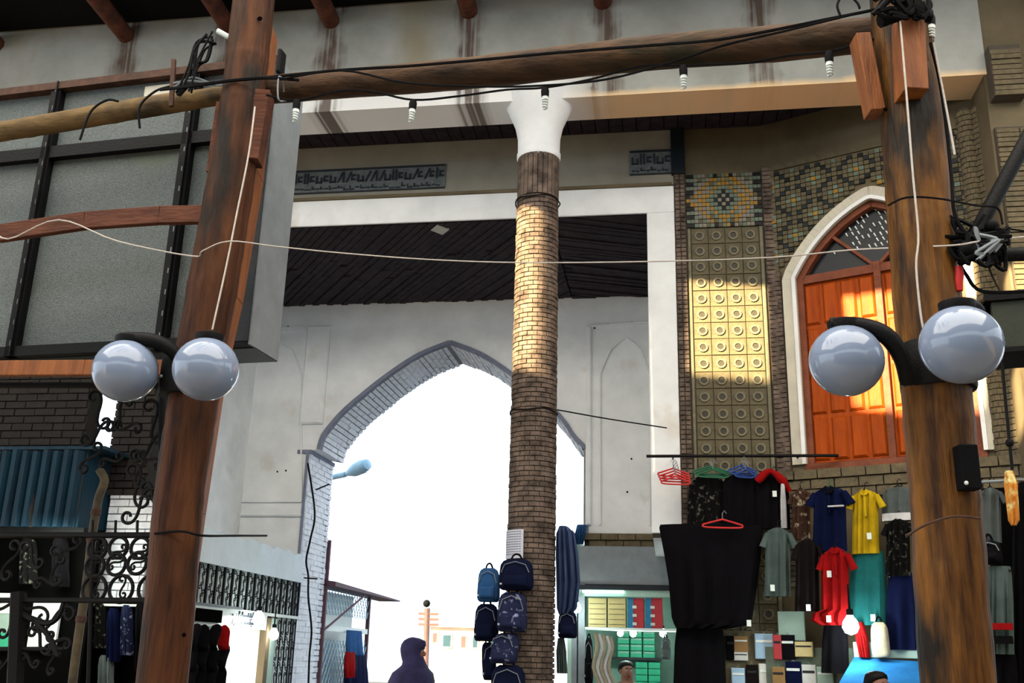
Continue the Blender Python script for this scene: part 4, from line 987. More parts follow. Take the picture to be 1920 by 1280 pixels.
# dark shoes hung in rows by the shop door
def shoe(fr, u, v, z, s, ang, m, label, group):
    b = MB(fr); pr = [(.0, .035, .05), (.12, .042, .085), (.3, .045, .10), (.5, .042, .065), (.75, .046, .05), (.92, .036, .04), (1, .012, .02)]
    rings = []; ca, sa = math.cos(ang), math.sin(ang)
    for t, w_, h in pr:
        ring = []
        for k in range(8):
            a = 2 * PI * k / 8; x = (t - .5) * .27; y = 1.5 * w_ * math.cos(a); zz = h * .65 + h * .65 * math.sin(a)
            ring.append(b.pt((u + (x * ca - zz * sa) * s, v + y * s, z + (x * sa + zz * ca) * s)))
        rings.append(ring)
    for r0, r1 in zip(rings, rings[1:]):
        for k in range(8): b.face([r0[k], r0[(k + 1) % 8], r1[(k + 1) % 8], r1[k]])
    b.face(list(reversed(rings[0]))); b.face(rings[-1])
    o = b.build('shoe', m, smooth=True); tag(o, label, 'shoe', group)
    b = MB(fr); b.box((u - .13 * s, v - .045 * s, z - .012), (u + .12 * s, v + .045 * s, z)); return o
ords = ['first', 'second', 'third', 'fourth', 'fifth', 'sixth']
rn = ['top row', 'middle row', 'bottom row']
for r_ in range(3):
    for c_ in range(4):
        u, z = FL.uz(366 + c_ * 19 - r_ * 3, 1194 + r_ * 38, -.1)
        shoe(FL, u, -.10, z, .88, PI / 2 + (.3 if (c_ + r_) % 2 else -.25), M['c_red' if (r_ == 0 and c_ == 3) else 'c_black'], '%s shoe hung at the corner shop door, %s from the post, %s' % ('dark red' if (r_ == 0 and c_ == 3) else 'black', ords[c_], rn[r_]), 'shoes hung at the corner shop door')
b = MB(FL); b.box((ul(352), -.02, zl(390, 1282)), (ul(428), .02, zl(390, 1172))); tag(b.build('shoe_rack', M['shop_green']), 'pale green backing board behind the hung shoes at the shop door', 'rack')

# ================================================================== LEFT DARK CORNER: walls, blue sheets, grille, pipe
VL = -.45
q = lambda x, y, v=VL: FA.uz(x, y, v)
a0 = q(-400, 760); a1 = q(168, 760); zt2, zb3 = q(80, 690)[1], q(80, 845)[1]
def brickwall(name, u0, u1, z0, z1, v, m, mortar, label, cat, bw=.24, bh=.085, gap=.012, cap=290, struct_=False):
    b = MB(FA); b.box((u0, v, z0), (u1, v + .2, z1)); o = b.build(name, M[mortar])
    if struct_: struct(o)
    else: tag(o, label, cat)
    z = z0; r = 0; cnt = 0
    while z < z1 - .02:
        u = u0 - (bw / 2 if r % 2 else 0)
        while u < u1:
            x0, x1 = max(u, u0), min(u + bw - gap, u1); 
            if x1 - x0 > .03 and cnt < cap:
                b = MB(FA); b.box((x0, v - .018 - random.uniform(0, .014), z), (x1, v + .01, min(z + bh - gap, z1))); b.build('brick', M[m], o); cnt += 1
            u += bw
        z += bh; r += 1
    return o
brickwall('dark_brick_wall', q(-60, 760)[0], a1[0], zb3 - .02, zt2, VL, 'dark_brick', 'dark_mortar', 'very dark brick wall above the blue metal sheets, far left', 'wall', .22, .075)
p0 = q(214, 840); p1 = q(290, 840); zpt, zpm = q(250, 690)[1], q(250, 930)[1]
brickwall('dark_brick_pier', p0[0], p1[0], zpm, zpt, VL - .05, 'dark_brick', 'dark_mortar', 'very dark brick pier just left of the left post, below the sign box', 'pier', .2, .07)
brickwall('white_brick_pier', q(206, 1000)[0], q(287, 1000)[0], q(250, 1121)[1], zpm - .005, VL - .05, 'brick_white', 'mortar_pale', 'white painted brick base of the dark pier, seen through the iron grille', 'pier', .2, .07)
# dark stall back, plain timber boards
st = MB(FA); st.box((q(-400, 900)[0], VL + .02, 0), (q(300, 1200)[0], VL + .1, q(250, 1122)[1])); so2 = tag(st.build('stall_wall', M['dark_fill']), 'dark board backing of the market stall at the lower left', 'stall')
# blue corrugated sheets
u0, u1 = q(-60, 900, VL - .5)[0], q(152, 900, VL - .5)[0]; z0, z1 = q(80, 988, VL - .5)[1], q(80, 843, VL - .5)[1]
bs = thing('blue_shutter', FA.W((u0 + u1) / 2, VL - .5, z0), 'dark blue corrugated metal sheets below the dark brick wall, far left', 'shutter')
ns = 11
for k in range(ns):
    x0 = u0 + (u1 - u0) * k / ns; wd_ = (u1 - u0) / ns; b = MB(FA); v = VL - .5
    prof = [(x0, v), (x0 + wd_ * .25, v - .05), (x0 + wd_ * .65, v - .05), (x0 + wd_ * .9, v), (x0 + wd_ * .985, v), (x0 + wd_ * .985, v + .01), (x0, v + .01)]
    b.prism(prof, z0, z1 - random.uniform(0, .02), 'z'); b.build('sheet', M['blue_metal'], bs)
b = MB(FA); b.box((u0, VL - .52, z1), (u1 + .2, VL - .02, z1 + .03)); b.build('shutter_top', M['blue_metal'], bs)
b = MB(FA); b.box((u1, VL - .48, z0), (u1 + .02, VL, z1)); b.build('shutter_side', M['blue_metal'], bs)
b = MB(FA); b.box((u0, VL - .5, z0 - .06), (u1 + .1, VL - .4, z0)); b.build('shutter_rail', M['black_iron'], bs)
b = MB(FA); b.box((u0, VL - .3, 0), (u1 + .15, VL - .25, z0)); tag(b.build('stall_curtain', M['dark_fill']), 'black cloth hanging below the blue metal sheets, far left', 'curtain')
# old pipe
P = px3([(186, 880), (196, 900), (186, 930), (180, 960), (172, 1010), (164, 1080), (152, 1160), (142, 1230), (130, 1330)], 7.2)
b = MB(); b.tube(smoothpts(P, 4), [.03] * 33, 12); pp = tag(b.build('drain_pipe', M['pipe'], smooth=True), 'old brownish upright drain pipe at the edge of the dark stall, lower left', 'pipe')
b = MB(); 
for i in (3, 4, 6): b.lathe(tuple(P[i]), [(.036, -.02), (.036, .02)], 12)
b.build('collar', M['rusty_iron'], pp)
# dark goods hung in the lower left stall
for k, (x0, x1, y0, y1, mm, nm_, lb) in enumerate(((178, 200, 1128, 1215, 'c_pattern', 'garment', 'dark speckled garment hung in the lower left stall, right beside the drain pipe'), (203, 226, 1140, 1240, 'c_navy', 'garment', 'navy garment hung in the lower left stall, second from the drain pipe'), (229, 250, 1134, 1228, 'c_bagpat', 'garment', 'dark blue speckled garment in the lower left stall, third from the drain pipe'), (253, 282, 1130, 1260, 'c_black', 'garment', 'black garment in the lower left stall against the left post'), (186, 214, 1228, 1300, 'c_slate', 'garment', 'grey garment low in the lower left stall near the drain pipe'), (100, 130, 1008, 1100, 'c_black', 'garment', 'black garment under the blue metal sheets beside the drain pipe'), (40, 70, 1010, 1095, 'c_pattern', 'garment', 'dark speckled garment under the blue metal sheets at the far left'))):
    vv = VL - .12 if x0 > 150 else VL - .42
    P_ = [(FA.uz(x0 + a, y0 + (y1 - y0) * t, vv)[0], FA.uz(x1 + c_, y0 + (y1 - y0) * t, vv)[0], FA.uz((x0 + x1) / 2, y0 + (y1 - y0) * t, vv)[1]) for t, a, c_ in ((0, 6, -6), (.08, 2, -2), (.3, 0, 0), (.6, 1, -1), (.85, -1, 1), (1, 0, 0))]
    HUNG.append((P_, vv, mm, nm_, lb))
# wrought iron grille, upper and lower
FG = Frame(tuple(atY(240, 1000, 6.1)[:2]), 14)
g = lambda x, y: FG.uz(x, y)
gr = thing('iron_grille', FG.W(0, 0, 0), 'black wrought iron grille of scrolls and rings left of the left post', 'grille')
def gbar(x0, y0, x1, y1, w_=.014, name='bar'):
    a, c_ = g(x0, y0), g(x1, y1); b = MB(FG); b.tube([(a[0], 0, a[1]), (c_[0], 0, c_[1])], w_, 6); b.build(name, M['black_iron'], gr)
gbar(-100, 722, 330, 722, .02); gbar(-100, 1003, 330, 1003, .018); gbar(-100, 1125, 330, 1125, .016); gbar(304, 735, 296, 1290, .02); gbar(-100, 1216, 120, 1216, .012)
gbar(35, 1110, 28, 1290, .05); gbar(175, 1000, 165, 1290, .012)
def gs(x, y, spx, deg, flip=1, r=.010):
    a = g(x, y); s_ = spx * 6.1 / F; b = MB(FG); scroll(b, a[0], a[1], s_, math.radians(deg), flip, 0, r, CL, 5); b.build('scroll', M['black_iron'], gr)
for x, y, s_, d, f in ((186, 768, 34, 80, 1), (182, 812, 30, 70, -1), (170, 858, 26, 20, 1), (225, 775, 30, 100, -1), (290, 790, 38, 75, 1), (280, 838, 34, 70, -1), (262, 880, 28, 60, 1), (282, 862, 22, 10, -1), (258, 910, 36, 75, 1), (262, 948, 34, 85, -1), (285, 925, 24, 100, 1), (208, 862, 20, 160, 1), (240, 800, 24, 30, -1)): gs(x, y, s_, d, f)
for x in (182, 225, 266, 304): gbar(x - 8, 975, x - 9, 1003, .008, 'short_bar')
def ring_(x, y, rp):
    a = g(x, y); rr = rp * 6.1 / F; b = MB(FG); b.tube([(a[0] + rr * math.cos(t * PI / 12), 0, a[1] + rr * math.sin(t * PI / 12)) for t in range(25)], .011, 6, False); b.build('ring', M['black_iron'], gr)
for x, y in ((183, 1028), (222, 1026), (263, 1027), (302, 1026), (178, 1062), (218, 1058), (257, 1056), (296, 1055)): ring_(x, y, 19)
for x in (183, 222, 263): gs(x, 1034, 14, 180, 1, .007); gs(x - 4, 1054, 14, 0, 1, .007)
for x in (230, 285, 180): ring_(x - 3, 1104, 24); gs(x, 1100, 16, 60, 1, .007)
for x, y, s_, d in ((14, 1135, 30, 30), (60, 1140, 34, 10), (100, 1160, 36, 60), (75, 1200, 26, 100), (20, 1170, 24, 90), (110, 1200, 22, 20), (12, 1240, 18, 60), (55, 1238, 18, 120), (95, 1240, 18, 60)): gs(x, y, s_, d, 1 if x % 2 else -1)
for x, y, s_, d in ((20, 1050, 30, 40), (60, 1040, 26, 100), (105, 1060, 30, 60), (130, 1030, 24, 10), (90, 1090, 24, 150)): gs(x, y, s_, d)
def garc(pts, name='arch_bar'):
    b = MB(FG); b.tube(smoothpts([(g(x, y)[0], 0, g(x, y)[1]) for x, y in pts], 5), .018, 6); b.build(name, M['black_iron'], gr)
garc([(40, 1150), (60, 1160), (90, 1168), (110, 1155), (120, 1130)]); garc([(62, 1160), (90, 1190), (110, 1230)])
# bright bit of a green lit stall behind the grille
b = MB(FA); a_, c_ = q(-30, 1112, 1.2), q(118, 1250, 1.2); 
for nm, x0, x1, y0, y1, mm in (('poster', -40, 30, 1112, 1150, 'shop_white'), ('cloth_panel', -40, 32, 1150, 1185, 'shop_green'), ('cloth_panel', -40, 32, 1185, 1215, 'box_green'), ('lace_panel', 52, 118, 1125, 1215, 'shop_white')):
    A, B = q(x0, y1, VL - .34), q(x1, y0, VL - .34); b = MB(FA); b.box((A[0], VL - .36, A[1]), (B[0], VL - .33, B[1])); tag(b.build(nm, M[mm]), {'poster': 'white sheet glimpsed through the lower left iron grille', 'lace_panel': 'pale lace cloth glimpsed behind the curved bars at the lower left', 'cloth_panel': 'pale sage cloth behind the grille at the far left' if mm == 'shop_green' else 'bright green cloth behind the grille at the lower far left'}[nm], 'cloth')
ld = bpy.data.lights.new('stall_light', 'AREA'); ld.size = .6; ld.energy = 16; ld.color = (.9, 1, .85); lo_ = bpy.data.objects.new('stall_light', ld); C.objects.link(lo_)
lo_.location = FA.W(q(60, 1150, VL - .9)[0], VL - .9, 2.35); lo_.rotation_euler = (math.radians(40), 0, 0); tag(lo_, 'lamp of the lower left stall', 'lamp')

URS = 1.61
# ================================================================== RIGHT SHOP IN THE RECESS
VS = VB - .30
q = lambda x, y, v=VS: FA.uz(x, y, v)
rs = thing('shoe_shop', FA.W((u_jr + URS) / 2, VS, 0), 'small lit shop with grey shutter box at the right foot of the gateway', 'shop')
A, B = q(1086, 1095), q(1250, 1016)
b = MB(FA); b.box((A[0], VS, A[1]), (URS - .01, VB + .1, z_shop - .175)); b.build('shutter_box', M['grey_metal'], rs, bevel=.01)
b = MB(FA); zz1 = q(1150, 1097)[1]; b.box((A[0], VS - .03, zz1 - .05), (URS - .01, VS + .1, zz1)); b.build('dark_trim', M['dark_metal'], rs)
zz2 = q(1150, 1118)[1]; b = MB(FA); b.box((A[0], VS - .0, zz2), (URS - .01, VS + .06, zz1 - .05)); b.build('header_strip', M['shop_green'], rs)
b = MB(FA); b.box((A[0] + .04, VS - .045, zz1 - .085), (A[0] + .50, VS - .015, zz1 - .06)); b.build('fluorescent_tube', M['tube_glow'], rs)
b = MB(FA); x0, x1 = q(1072, 1230)[0], q(1096, 1230)[0]; b.box((x0, VS - .02, 0), (x0 + (x1 - x0) * .4, VS + .2, zz2 + .15)); b.box((x0 + (x1 - x0) * .5, VS - .0, 0), (x1, VS + .2, zz2 + .15)); b.build('door_jamb', M['grey_metal'], rs)
b = MB(FA); VI = VB + 1.3
b.box((x0, VI, 0), (URS + .1, VI + .05, z_shop)); b.box((x0 - .05, VS, 0), (x0, VI, z_shop)); b.box((URS - .01, VS, 0), (URS + .02, VI, z_shop)); b.box((x0, VS + .1, zz2 + .16), (URS, VI, zz2 + .2)); b.build('inner_wall', M['shop_green'], rs)
zsh = q(1150, 1176)[1]; b = MB(FA); b.box((x1, VS + .02, zsh - .025), (URS - .02, VS + .35, zsh)); b.build('front_shelf', M['shop_white'], rs)
for k, (xa, xb, mm, lb) in enumerate(((1103, 1137, 'box_yellow', 'yellow-olive carton on the shop shelf, leftmost of four'), (1140, 1173, 'box_yellow', 'yellow-olive carton on the shop shelf, second of four'), (1177, 1207, 'box_red', 'red and blue carton on the shop shelf, third of four'), (1210, 1242, 'box_red', 'red and blue carton on the shop shelf, rightmost of four'))):
    A, B = q(xa, 1170, VS + .05), q(xb, 1121, VS + .05); b = MB(FA); b.box((A[0], VS + .05, zsh + .002), (B[0], VS + .28, B[1])); o = tag(b.build('carton', M[mm], bevel=.004), lb, 'box', 'cartons on the shop shelf')
    if k >= 2:
        b = MB(FA); b.box((A[0], VS + .045, zsh + .002), (A[0] + (B[0] - A[0]) * .36, VS + .05, B[1])); b.build('blue_side', M['box_blue'], o)
        b = MB(FA)
        for j in range(3): zz = zsh + .03 + j * .09; b.box((A[0] + (B[0] - A[0]) * .3, VS + .040, zz), (A[0] + (B[0] - A[0]) * .55, VS + .046, zz + .03))
        b.build('white_print', M['box_white'], o)
    else:
        b = MB(FA)
        for j in range(5): zz = zsh + .03 + j * .055; b.box((A[0] + .01, VS + .045, zz), (B[0] - .01, VS + .05, zz + .006))
        b.build('print_lines', M['tile_olive'], o)
VG = VB + .95
zg = FA.Z(1190, 1232, VG); b = MB(FA); b.box((FA.U(1140, 1232, VG), VG - .05, zg - .03), (FA.U(1240, 1232, VG), VI, zg)); b.build('back_shelf', M['dark_metal'], rs)
box0 = None
for c_ in range(3):
    for r_ in range(4):
        xa = 1158 + c_ * 24; A = FA.uz(xa, 1232, VG); B = FA.uz(xa + 22, 1232, VG); hh = (FA.Z(1190, 1182, VG) - zg) / 4
        b = MB(FA); b.box((A[0], VG, zg + r_ * hh), (B[0], VG + .28, zg + (r_ + 1) * hh - .006)); o = tag(b.build('shoe_box', M['box_green'], bevel=.003), 'green shoe box on the back shelf, %s column from the left, %s from the shelf' % (ords[c_], ords[r_]), 'box', 'green shoe boxes in the shop')
        b = MB(FA); b.box((A[0] + .01, VG - .003, zg + r_ * hh + hh * .6), (B[0] - .01, VG + .001, zg + (r_ + 1) * hh - .012)); b.build('lid', M['shop_green'], o)
for c_ in range(2):
    for r_ in range(5):
        xa = 1192 + c_ * 24; z1_ = FA.Z(1210, 1240, VG); A = FA.uz(xa, 1260, VG); B = FA.uz(xa + 22, 1260, VG); hh = .075
        b = MB(FA); zz = z1_ - (r_ + 1) * hh; b.box((A[0], VG, zz), (B[0], VG + .26, zz + hh - .006)); o = tag(b.build('shoe_box', M['box_green'], bevel=.003), 'green shoe box stacked under the back shelf, %s stack, %s from the top' % (('left', 'right')[c_], ords[r_]), 'box', 'green shoe boxes in the shop')
b = MB(FA); b.box((FA.U(1188, 1260, VG), VG - .02, 0), (FA.U(1240, 1260, VG), VG + .28, z1_ - 5 * .075 - .004)); b.build('lower_counter', M['shop_green'], rs)
qq = lambda x, y, v: FA.W(FA.uz(x, y, v)[0], v, FA.uz(x, y, v)[1])
lamp_bulb(qq(1081, 1140, VS - .25), .05, M['lamp_cold'], 'bright bulb at the left corner of the small lit shop', 8, (.8, 1, .95))
lamp_bulb(qq(1163, 1187, VS + .3), .035, M['lamp_cold'], 'bright bulb under the shop shelf, left of the pair', 9, (.75, 1, .9))
lamp_bulb(qq(1187, 1187, VS + .3), .04, M['lamp_cold'], 'bright bulb under the shop shelf, right of the pair', 9, (.75, 1, .9))
lamp_bulb(qq(1243, 1187, VS + .3), .04, M['lamp_cold'], 'bright bulb under the shop shelf at its right end', 7, (.8, 1, .95))
# hanging bags in the shop
def bag(fr, u, v, z, w_, h, d, m, name, label, cat='bag', group=None, pocket=True, tilt=0):
    b = MB(fr); rings = []; N = 14
    for t in (0, .04, .12, .3, .55, .8, .93, 1.0):
        wf_ = {0: .80, .04: .92, .12: 1, .3: 1, .55: .98, .8: .93, .93: .78, 1.0: .5}[t]; df = {0: .7, .04: .9, .12: 1, .3: 1, .55: .9, .8: .75, .93: .55, 1.0: .3}[t]
        ring = []
        for k in range(N):
            a = 2 * PI * k / N; ca, sa = math.cos(a), math.sin(a); e = .55
            x = math.copysign(abs(ca) ** e, ca) * w_ / 2 * wf_; y = math.copysign(abs(sa) ** e, sa) * d / 2 * df
            ring.append(b.pt((u + x + tilt * t * h, v + y + random.uniform(-.004, .004), z + t * h)))
        rings.append(ring)
    for r0, r1 in zip(rings, rings[1:]):
        for k in range(N): b.face([r0[k], r0[(k + 1) % N], r1[(k + 1) % N], r1[k]])
    b.face(list(reversed(rings[0]))); b.face(rings[-1]); o = tag(b.build(name, m, smooth=True), label, cat, group)
    b = MB(fr); b.tube([(u + tilt * h + w_ * .15 * math.cos(t * PI / 8), v, z + h - .01 + .05 * math.sin(t * PI / 8)) for t in range(9)], .008, 6); b.build('handle', M['c_black'], o)
    if pocket:
        b = MB(fr); b.cham((u - w_ * .36, v - d * .5 - .035, z + h * .08), (u + w_ * .36, v - d * .42, z + h * .46), .02); b.build('front_pocket', m, o, bevel=.01)
        b = MB(fr); b.tube([(u - w_ * .40, v - d * .42, z + h * .55), (u - w_ * .3, v - d * .47, z + h * .80), (u, v - d * .42, z + h * .90), (u + w_ * .3, v - d * .47, z + h * .80), (u + w_ * .40, v - d * .42, z + h * .55)], .004, 5); b.build('zip', M['grey_metal'], o)
        b = MB(fr); b.box((u - w_ * .42, v - d * .5 - .01, z + h * .15), (u - w_ * .36, v - d * .3, z + h * .20)); b.build('buckle', M['paper'], o)
    return o
bp = lambda x0, y0, x1, y1, v, d, m, label, **k: bag(FA, (FA.U(x0, y1, v) + FA.U(x1, y1, v)) / 2, v, FA.Z((x0 + x1) / 2, y1, v), FA.U(x1, y1, v) - FA.U(x0, y1, v), FA.Z((x0 + x1) / 2, y0, v) - FA.Z((x0 + x1) / 2, y1, v), d, M[m], k.pop('name', 'handbag'), label, **k)
bp(1096, 1195, 1112, 1282, VS - .05, .14, 'c_black', 'black bag hung just inside the left jamb of the small shop')
bp(1240, 1196, 1258, 1236, VS - .0, .12, 'c_slate', 'dark grey bag hung at the right end of the small shop')
for k in range(5):
    x = 1116 + k * 7; b = MB(); P = px3([(x, 1186 + k * 2), (x + 4 + 3 * (k % 2), 1215), (x - 3, 1250), (x + 8, 1282)], 11.2); b.tube(smoothpts(P, 3), .02, 6); tag(b.build('hanging_belt', M['c_white' if k % 2 else 'c_beige'], smooth=True), 'pale strap hanging at the left inside the small shop, %s from the jamb' % ords[k], 'belt', 'straps hung in the small shop')

# ================================================================== GOODS HUNG ON THE BRICK COLUMN
VCf = CV - .24
bp(935, 1048, 1000, 1106, CV - .30, .17, 'c_bag', 'dark navy backpack hung highest on the brick column, under the notice', name='backpack')
bp(932, 1110, 988, 1184, CV - .31, .18, 'c_bagpat', 'dark patterned backpack hung second on the brick column', name='backpack')
bp(917, 1186, 968, 1244, CV - .31, .17, 'c_bagpat', 'floral dark backpack hung third on the brick column', name='backpack', tilt=.15)
bp(918, 1246, 985, 1330, CV - .32, .18, 'c_bag', 'navy backpack at the bottom edge, lowest on the brick column', name='backpack')
bp(895, 1065, 936, 1128, CV + .02, .16, 'c_bag_blue', 'plain blue backpack hanging left of the column, upper', name='backpack')
bp(889, 1132, 934, 1202, CV + .02, .16, 'c_bag', 'dark blue-purple backpack hanging left of the column, lower', name='backpack')
bp(906, 1204, 932, 1275, CV + .05, .12, 'c_bag', 'slim dark bag hanging at the lower left of the column', name='backpack', tilt=-.1)
def drape(fr, pts, v, d, m, name, label, cat, folds=5, group=None):
    """a hanging soft thing: pts = rows (u_left, u_right, z) from the top down; its front waves in folds"""
    b = MB(fr); NN = 14; F_, B_ = [], []
    ph = random.uniform(0, 6)
    for i, (ul_, ur_, z) in enumerate(pts):
        f_, k_ = [], []
        for j in range(NN + 1):
            s = j / NN; th = d * (1 - (2 * s - 1) ** 4) * .6 + .004
            w_ = d * .28 * math.sin(s * folds * 2 * PI + ph + i * .12) * min(1, i * .35) * (1 if 0 < j < NN else 0)
            f_.append(b.pt((ul_ + (ur_ - ul_) * s, v - th - w_, z + .0))); k_.append(b.pt((ul_ + (ur_ - ul_) * s, v + .004, z)))
        F_.append(f_); B_.append(k_)
    for i in range(len(pts) - 1):
        for j in range(NN):
            b.face([F_[i][j], F_[i][j + 1], F_[i + 1][j + 1], F_[i + 1][j]]); b.face([B_[i][j], B_[i + 1][j], B_[i + 1][j + 1], B_[i][j + 1]])
        for j in (0, NN): b.face([F_[i][j], B_[i][j], B_[i + 1][j], F_[i + 1][j]])
    for i in (0, len(pts) - 1):
        for j in range(NN): b.face([F_[i][j], F_[i][j + 1], B_[i][j + 1], B_[i][j]])
    o = b.build(name, m, smooth=True); return tag(o, label, cat, group)
def dr(fr, rows, v, d, m, name, label, cat, **k):
    P = [(fr.uz(a, y, v)[0], fr.uz(c_, y, v)[0], fr.uz((a + c_) / 2, y, v)[1]) for a, c_, y in rows]
    n = []
    for p, q_ in zip(P, P[1:]):
        for t in (0, .5): n.append(tuple(p[i] + (q_[i] - p[i]) * t for i in range(3)))
    n.append(P[-1]); return drape(fr, n, v, d, M[m], name, label, cat, **k)
dr(FA, [(1048, 1066, 988), (1043, 1078, 1000), (1042, 1084, 1040), (1043, 1088, 1090), (1044, 1082, 1140), (1048, 1072, 1152)], CV + .05, .16, 'c_plastic', 'plastic_garment_bag', 'long blue plastic wrapped garment hanging right of the column', 'garment bag', folds=4)
dr(FA, [(1082, 1100, 984), (1078, 1098, 1000), (1080, 1094, 1020)], VB - .13, .08, 'c_bag_blue', 'plastic_bag', 'small blue plastic bag on the cornice end above the shop', 'bag')
bp(1046, 1146, 1082, 1196, CV + .0, .15, 'c_bag', 'dark navy bag hanging right of the column, under the blue plastic')
dr(FA, [(1046, 1058, 1196), (1043, 1062, 1220), (1044, 1064, 1262)], CV + .05, .08, 'c_greygreen', 'hanging_cloth', 'narrow grey cloth hanging low on the right side of the column', 'cloth')
# notice pasted on the column
b = MB(FA); u0 = FA.U(948, 1020, CV - .2); n = 8; a0_, a1_ = math.radians(-152), math.radians(-100); z0, z1 = FA.Z(968, 1046, CV - .2), FA.Z(968, 992, CV - .2)
P = lambda a, z, r=.222: (cu + r * math.cos(a), CV + r * math.sin(a), z)
for k in range(n):
    a, c_ = a0_ + (a1_ - a0_) * k / n, a0_ + (a1_ - a0_) * (k + 1) / n; b.hexa([P(a, z0), P(c_, z0), P(c_, z0, .21), P(a, z0, .21), P(a, z1), P(c_, z1), P(c_, z1, .21), P(a, z1, .21)])
nt_ = tag(b.build('paper_notice', M['paper']), 'white paper notice with lines of print pasted on the brick column', 'notice')
b = MB(FA)
for j in range(10):
    z = z1 - .02 - j * (z1 - z0 - .03) / 10
    for k in range(n - 1):
        a, c_ = a0_ + .06 + (a1_ - a0_ - .12) * k / (n - 1), a0_ + .06 + (a1_ - a0_ - .12) * (k + .8) / (n - 1); b.hexa([P(a, z, .2235), P(c_, z, .2235), P(c_, z, .221), P(a, z, .221), P(a, z + .006, .2235), P(c_, z + .006, .2235), P(c_, z + .006, .221), P(a, z + .006, .221)])
b.build('print_lines', M['ink'], nt_)

for P_, vv, mm, nm_, lb in HUNG: drape(FA, P_, vv, .09, M[mm], nm_, lb, 'clothing', folds=3, group='garments hung in the dark stall')
# ================================================================== CLOTHES MARKET ON THE RIGHT WALLS
TS = [(0, .38, .62), (.03, .26, .74), (.07, .17, .83), (.14, .155, .845), (.3, .16, .84), (.6, .15, .85), (1, .13, .87)]
SH = [(0, .3, .7), (.05, .12, .88), (.15, .05, .95), (.5, .03, .97), (1, 0, 1)]
PT = [(0, .12, .88), (.1, .08, .92), (.4, .03, .97), (1, .0, 1)]
ZERO = Vector((0, 0, 0))
def garment(fr, x0, y0, x1, y1, v, prof, m, name, label, cat, folds=3, d=.07, collar=None, tagpos=None, hanger='black_iron', group='clothes hung for sale', extra=None):
    rows = [(x0 + (x1 - x0) * l, x0 + (x1 - x0) * r, y0 + (y1 - y0) * t) for t, l, r in prof]
    P = [(fr.uz(a, y, v)[0], fr.uz(c_, y, v)[0], fr.uz((a + c_) / 2, y, v)[1]) for a, c_, y in rows]
    o = drape(fr, P, v, d, M[m], name, label, cat, folds=folds, group=group)
    xm = (x0 + x1) / 2; um, zt__ = fr.uz(xm, y0, v)
    if prof is TS or collar:
        uW, HH = P[-1][1] - P[-1][0], P[0][2] - P[-1][2]; sw_ = uW / .74 if prof is TS else uW / .7
        for sg_ in (-1, 1):
            ushl = um + sg_ * sw_ * .30; b = MB(fr); rings = []
            for t in (0, .35, .7, 1.0):
                cu_, cz_ = ushl + sg_ * sw_ * .155 * t, zt__ - HH * (.085 + .20 * t); ru, rd = sw_ * (.075 + .025 * t), d * (.36 - .06 * t)
                rings.append([b.pt((cu_ + ru * math.cos(a) * .95, v - d * .42 + rd * math.sin(a), cz_ + ru * math.cos(a) * .35 * sg_ + .0)) for a in [2 * PI * k_ / 10 for k_ in range(10)]])
            for r0, r1 in zip(rings, rings[1:]):
                for k_ in range(10): b.face([r0[k_], r0[(k_ + 1) % 10], r1[(k_ + 1) % 10], r1[k_]])
            b.face(rings[0]); b.face(rings[-1]); b.build('sleeve', M[m], o, smooth=True)
    if hanger:
        b = MB(fr); w_ = (P[1][1] - P[1][0]) * .45; b.tube([(um - w_, v - .02, zt__ - .03), (um, v - .02, zt__ + .015), (um + w_, v - .02, zt__ - .03)], .006, 5)
        b.tube([(um, v - .02, zt__ + .01), (um, v - .02, zt__ + .05), (um + .018, v - .02, zt__ + .07), (um + .03, v - .02, zt__ + .055)], .004, 5); b.build('hanger', M[hanger], o)
    if collar:
        b = MB(fr); w_ = (P[0][1] - P[0][0]) * .5
        for s in (-1, 1): b.hexa([(um, v - d * .7 - .02, zt__ - w_ * 1.3), (um + s * w_ * .6, v - d * .7 - .02, zt__ - w_ * 1.1), (um + s * w_ * .6, v - d * .5, zt__ - w_ * 1.1), (um, v - d * .5, zt__ - w_ * 1.3), (um + s * w_ * .4, v - d * .7 - .01, zt__ + .01), (um + s * w_ * 1.2, v - d * .5 - .01, zt__ - .01), (um + s * w_ * 1.2, v - d * .3, zt__ - .01), (um + s * w_ * .4, v - d * .4, zt__ + .01)])
        b.build('collar', M[collar], o)
        b = MB(fr)
        b.box((um - .008, v - d * .85, zt__ - .22), (um + .008, v - d * .6, zt__ - w_ * .6)); b.build('button_placket', M[m], o)
    if tagpos:
        for tx, ty in tagpos:
            ut, ztg = fr.uz(tx, ty, v - d); b = MB(fr); b.box((ut - .018, v - d - .022, ztg - .026), (ut + .018, v - d - .017, ztg + .026)); b.build('price_tag', M['shop_white'], o)
    if extra: extra(o, P)
    return o
vA = -.20
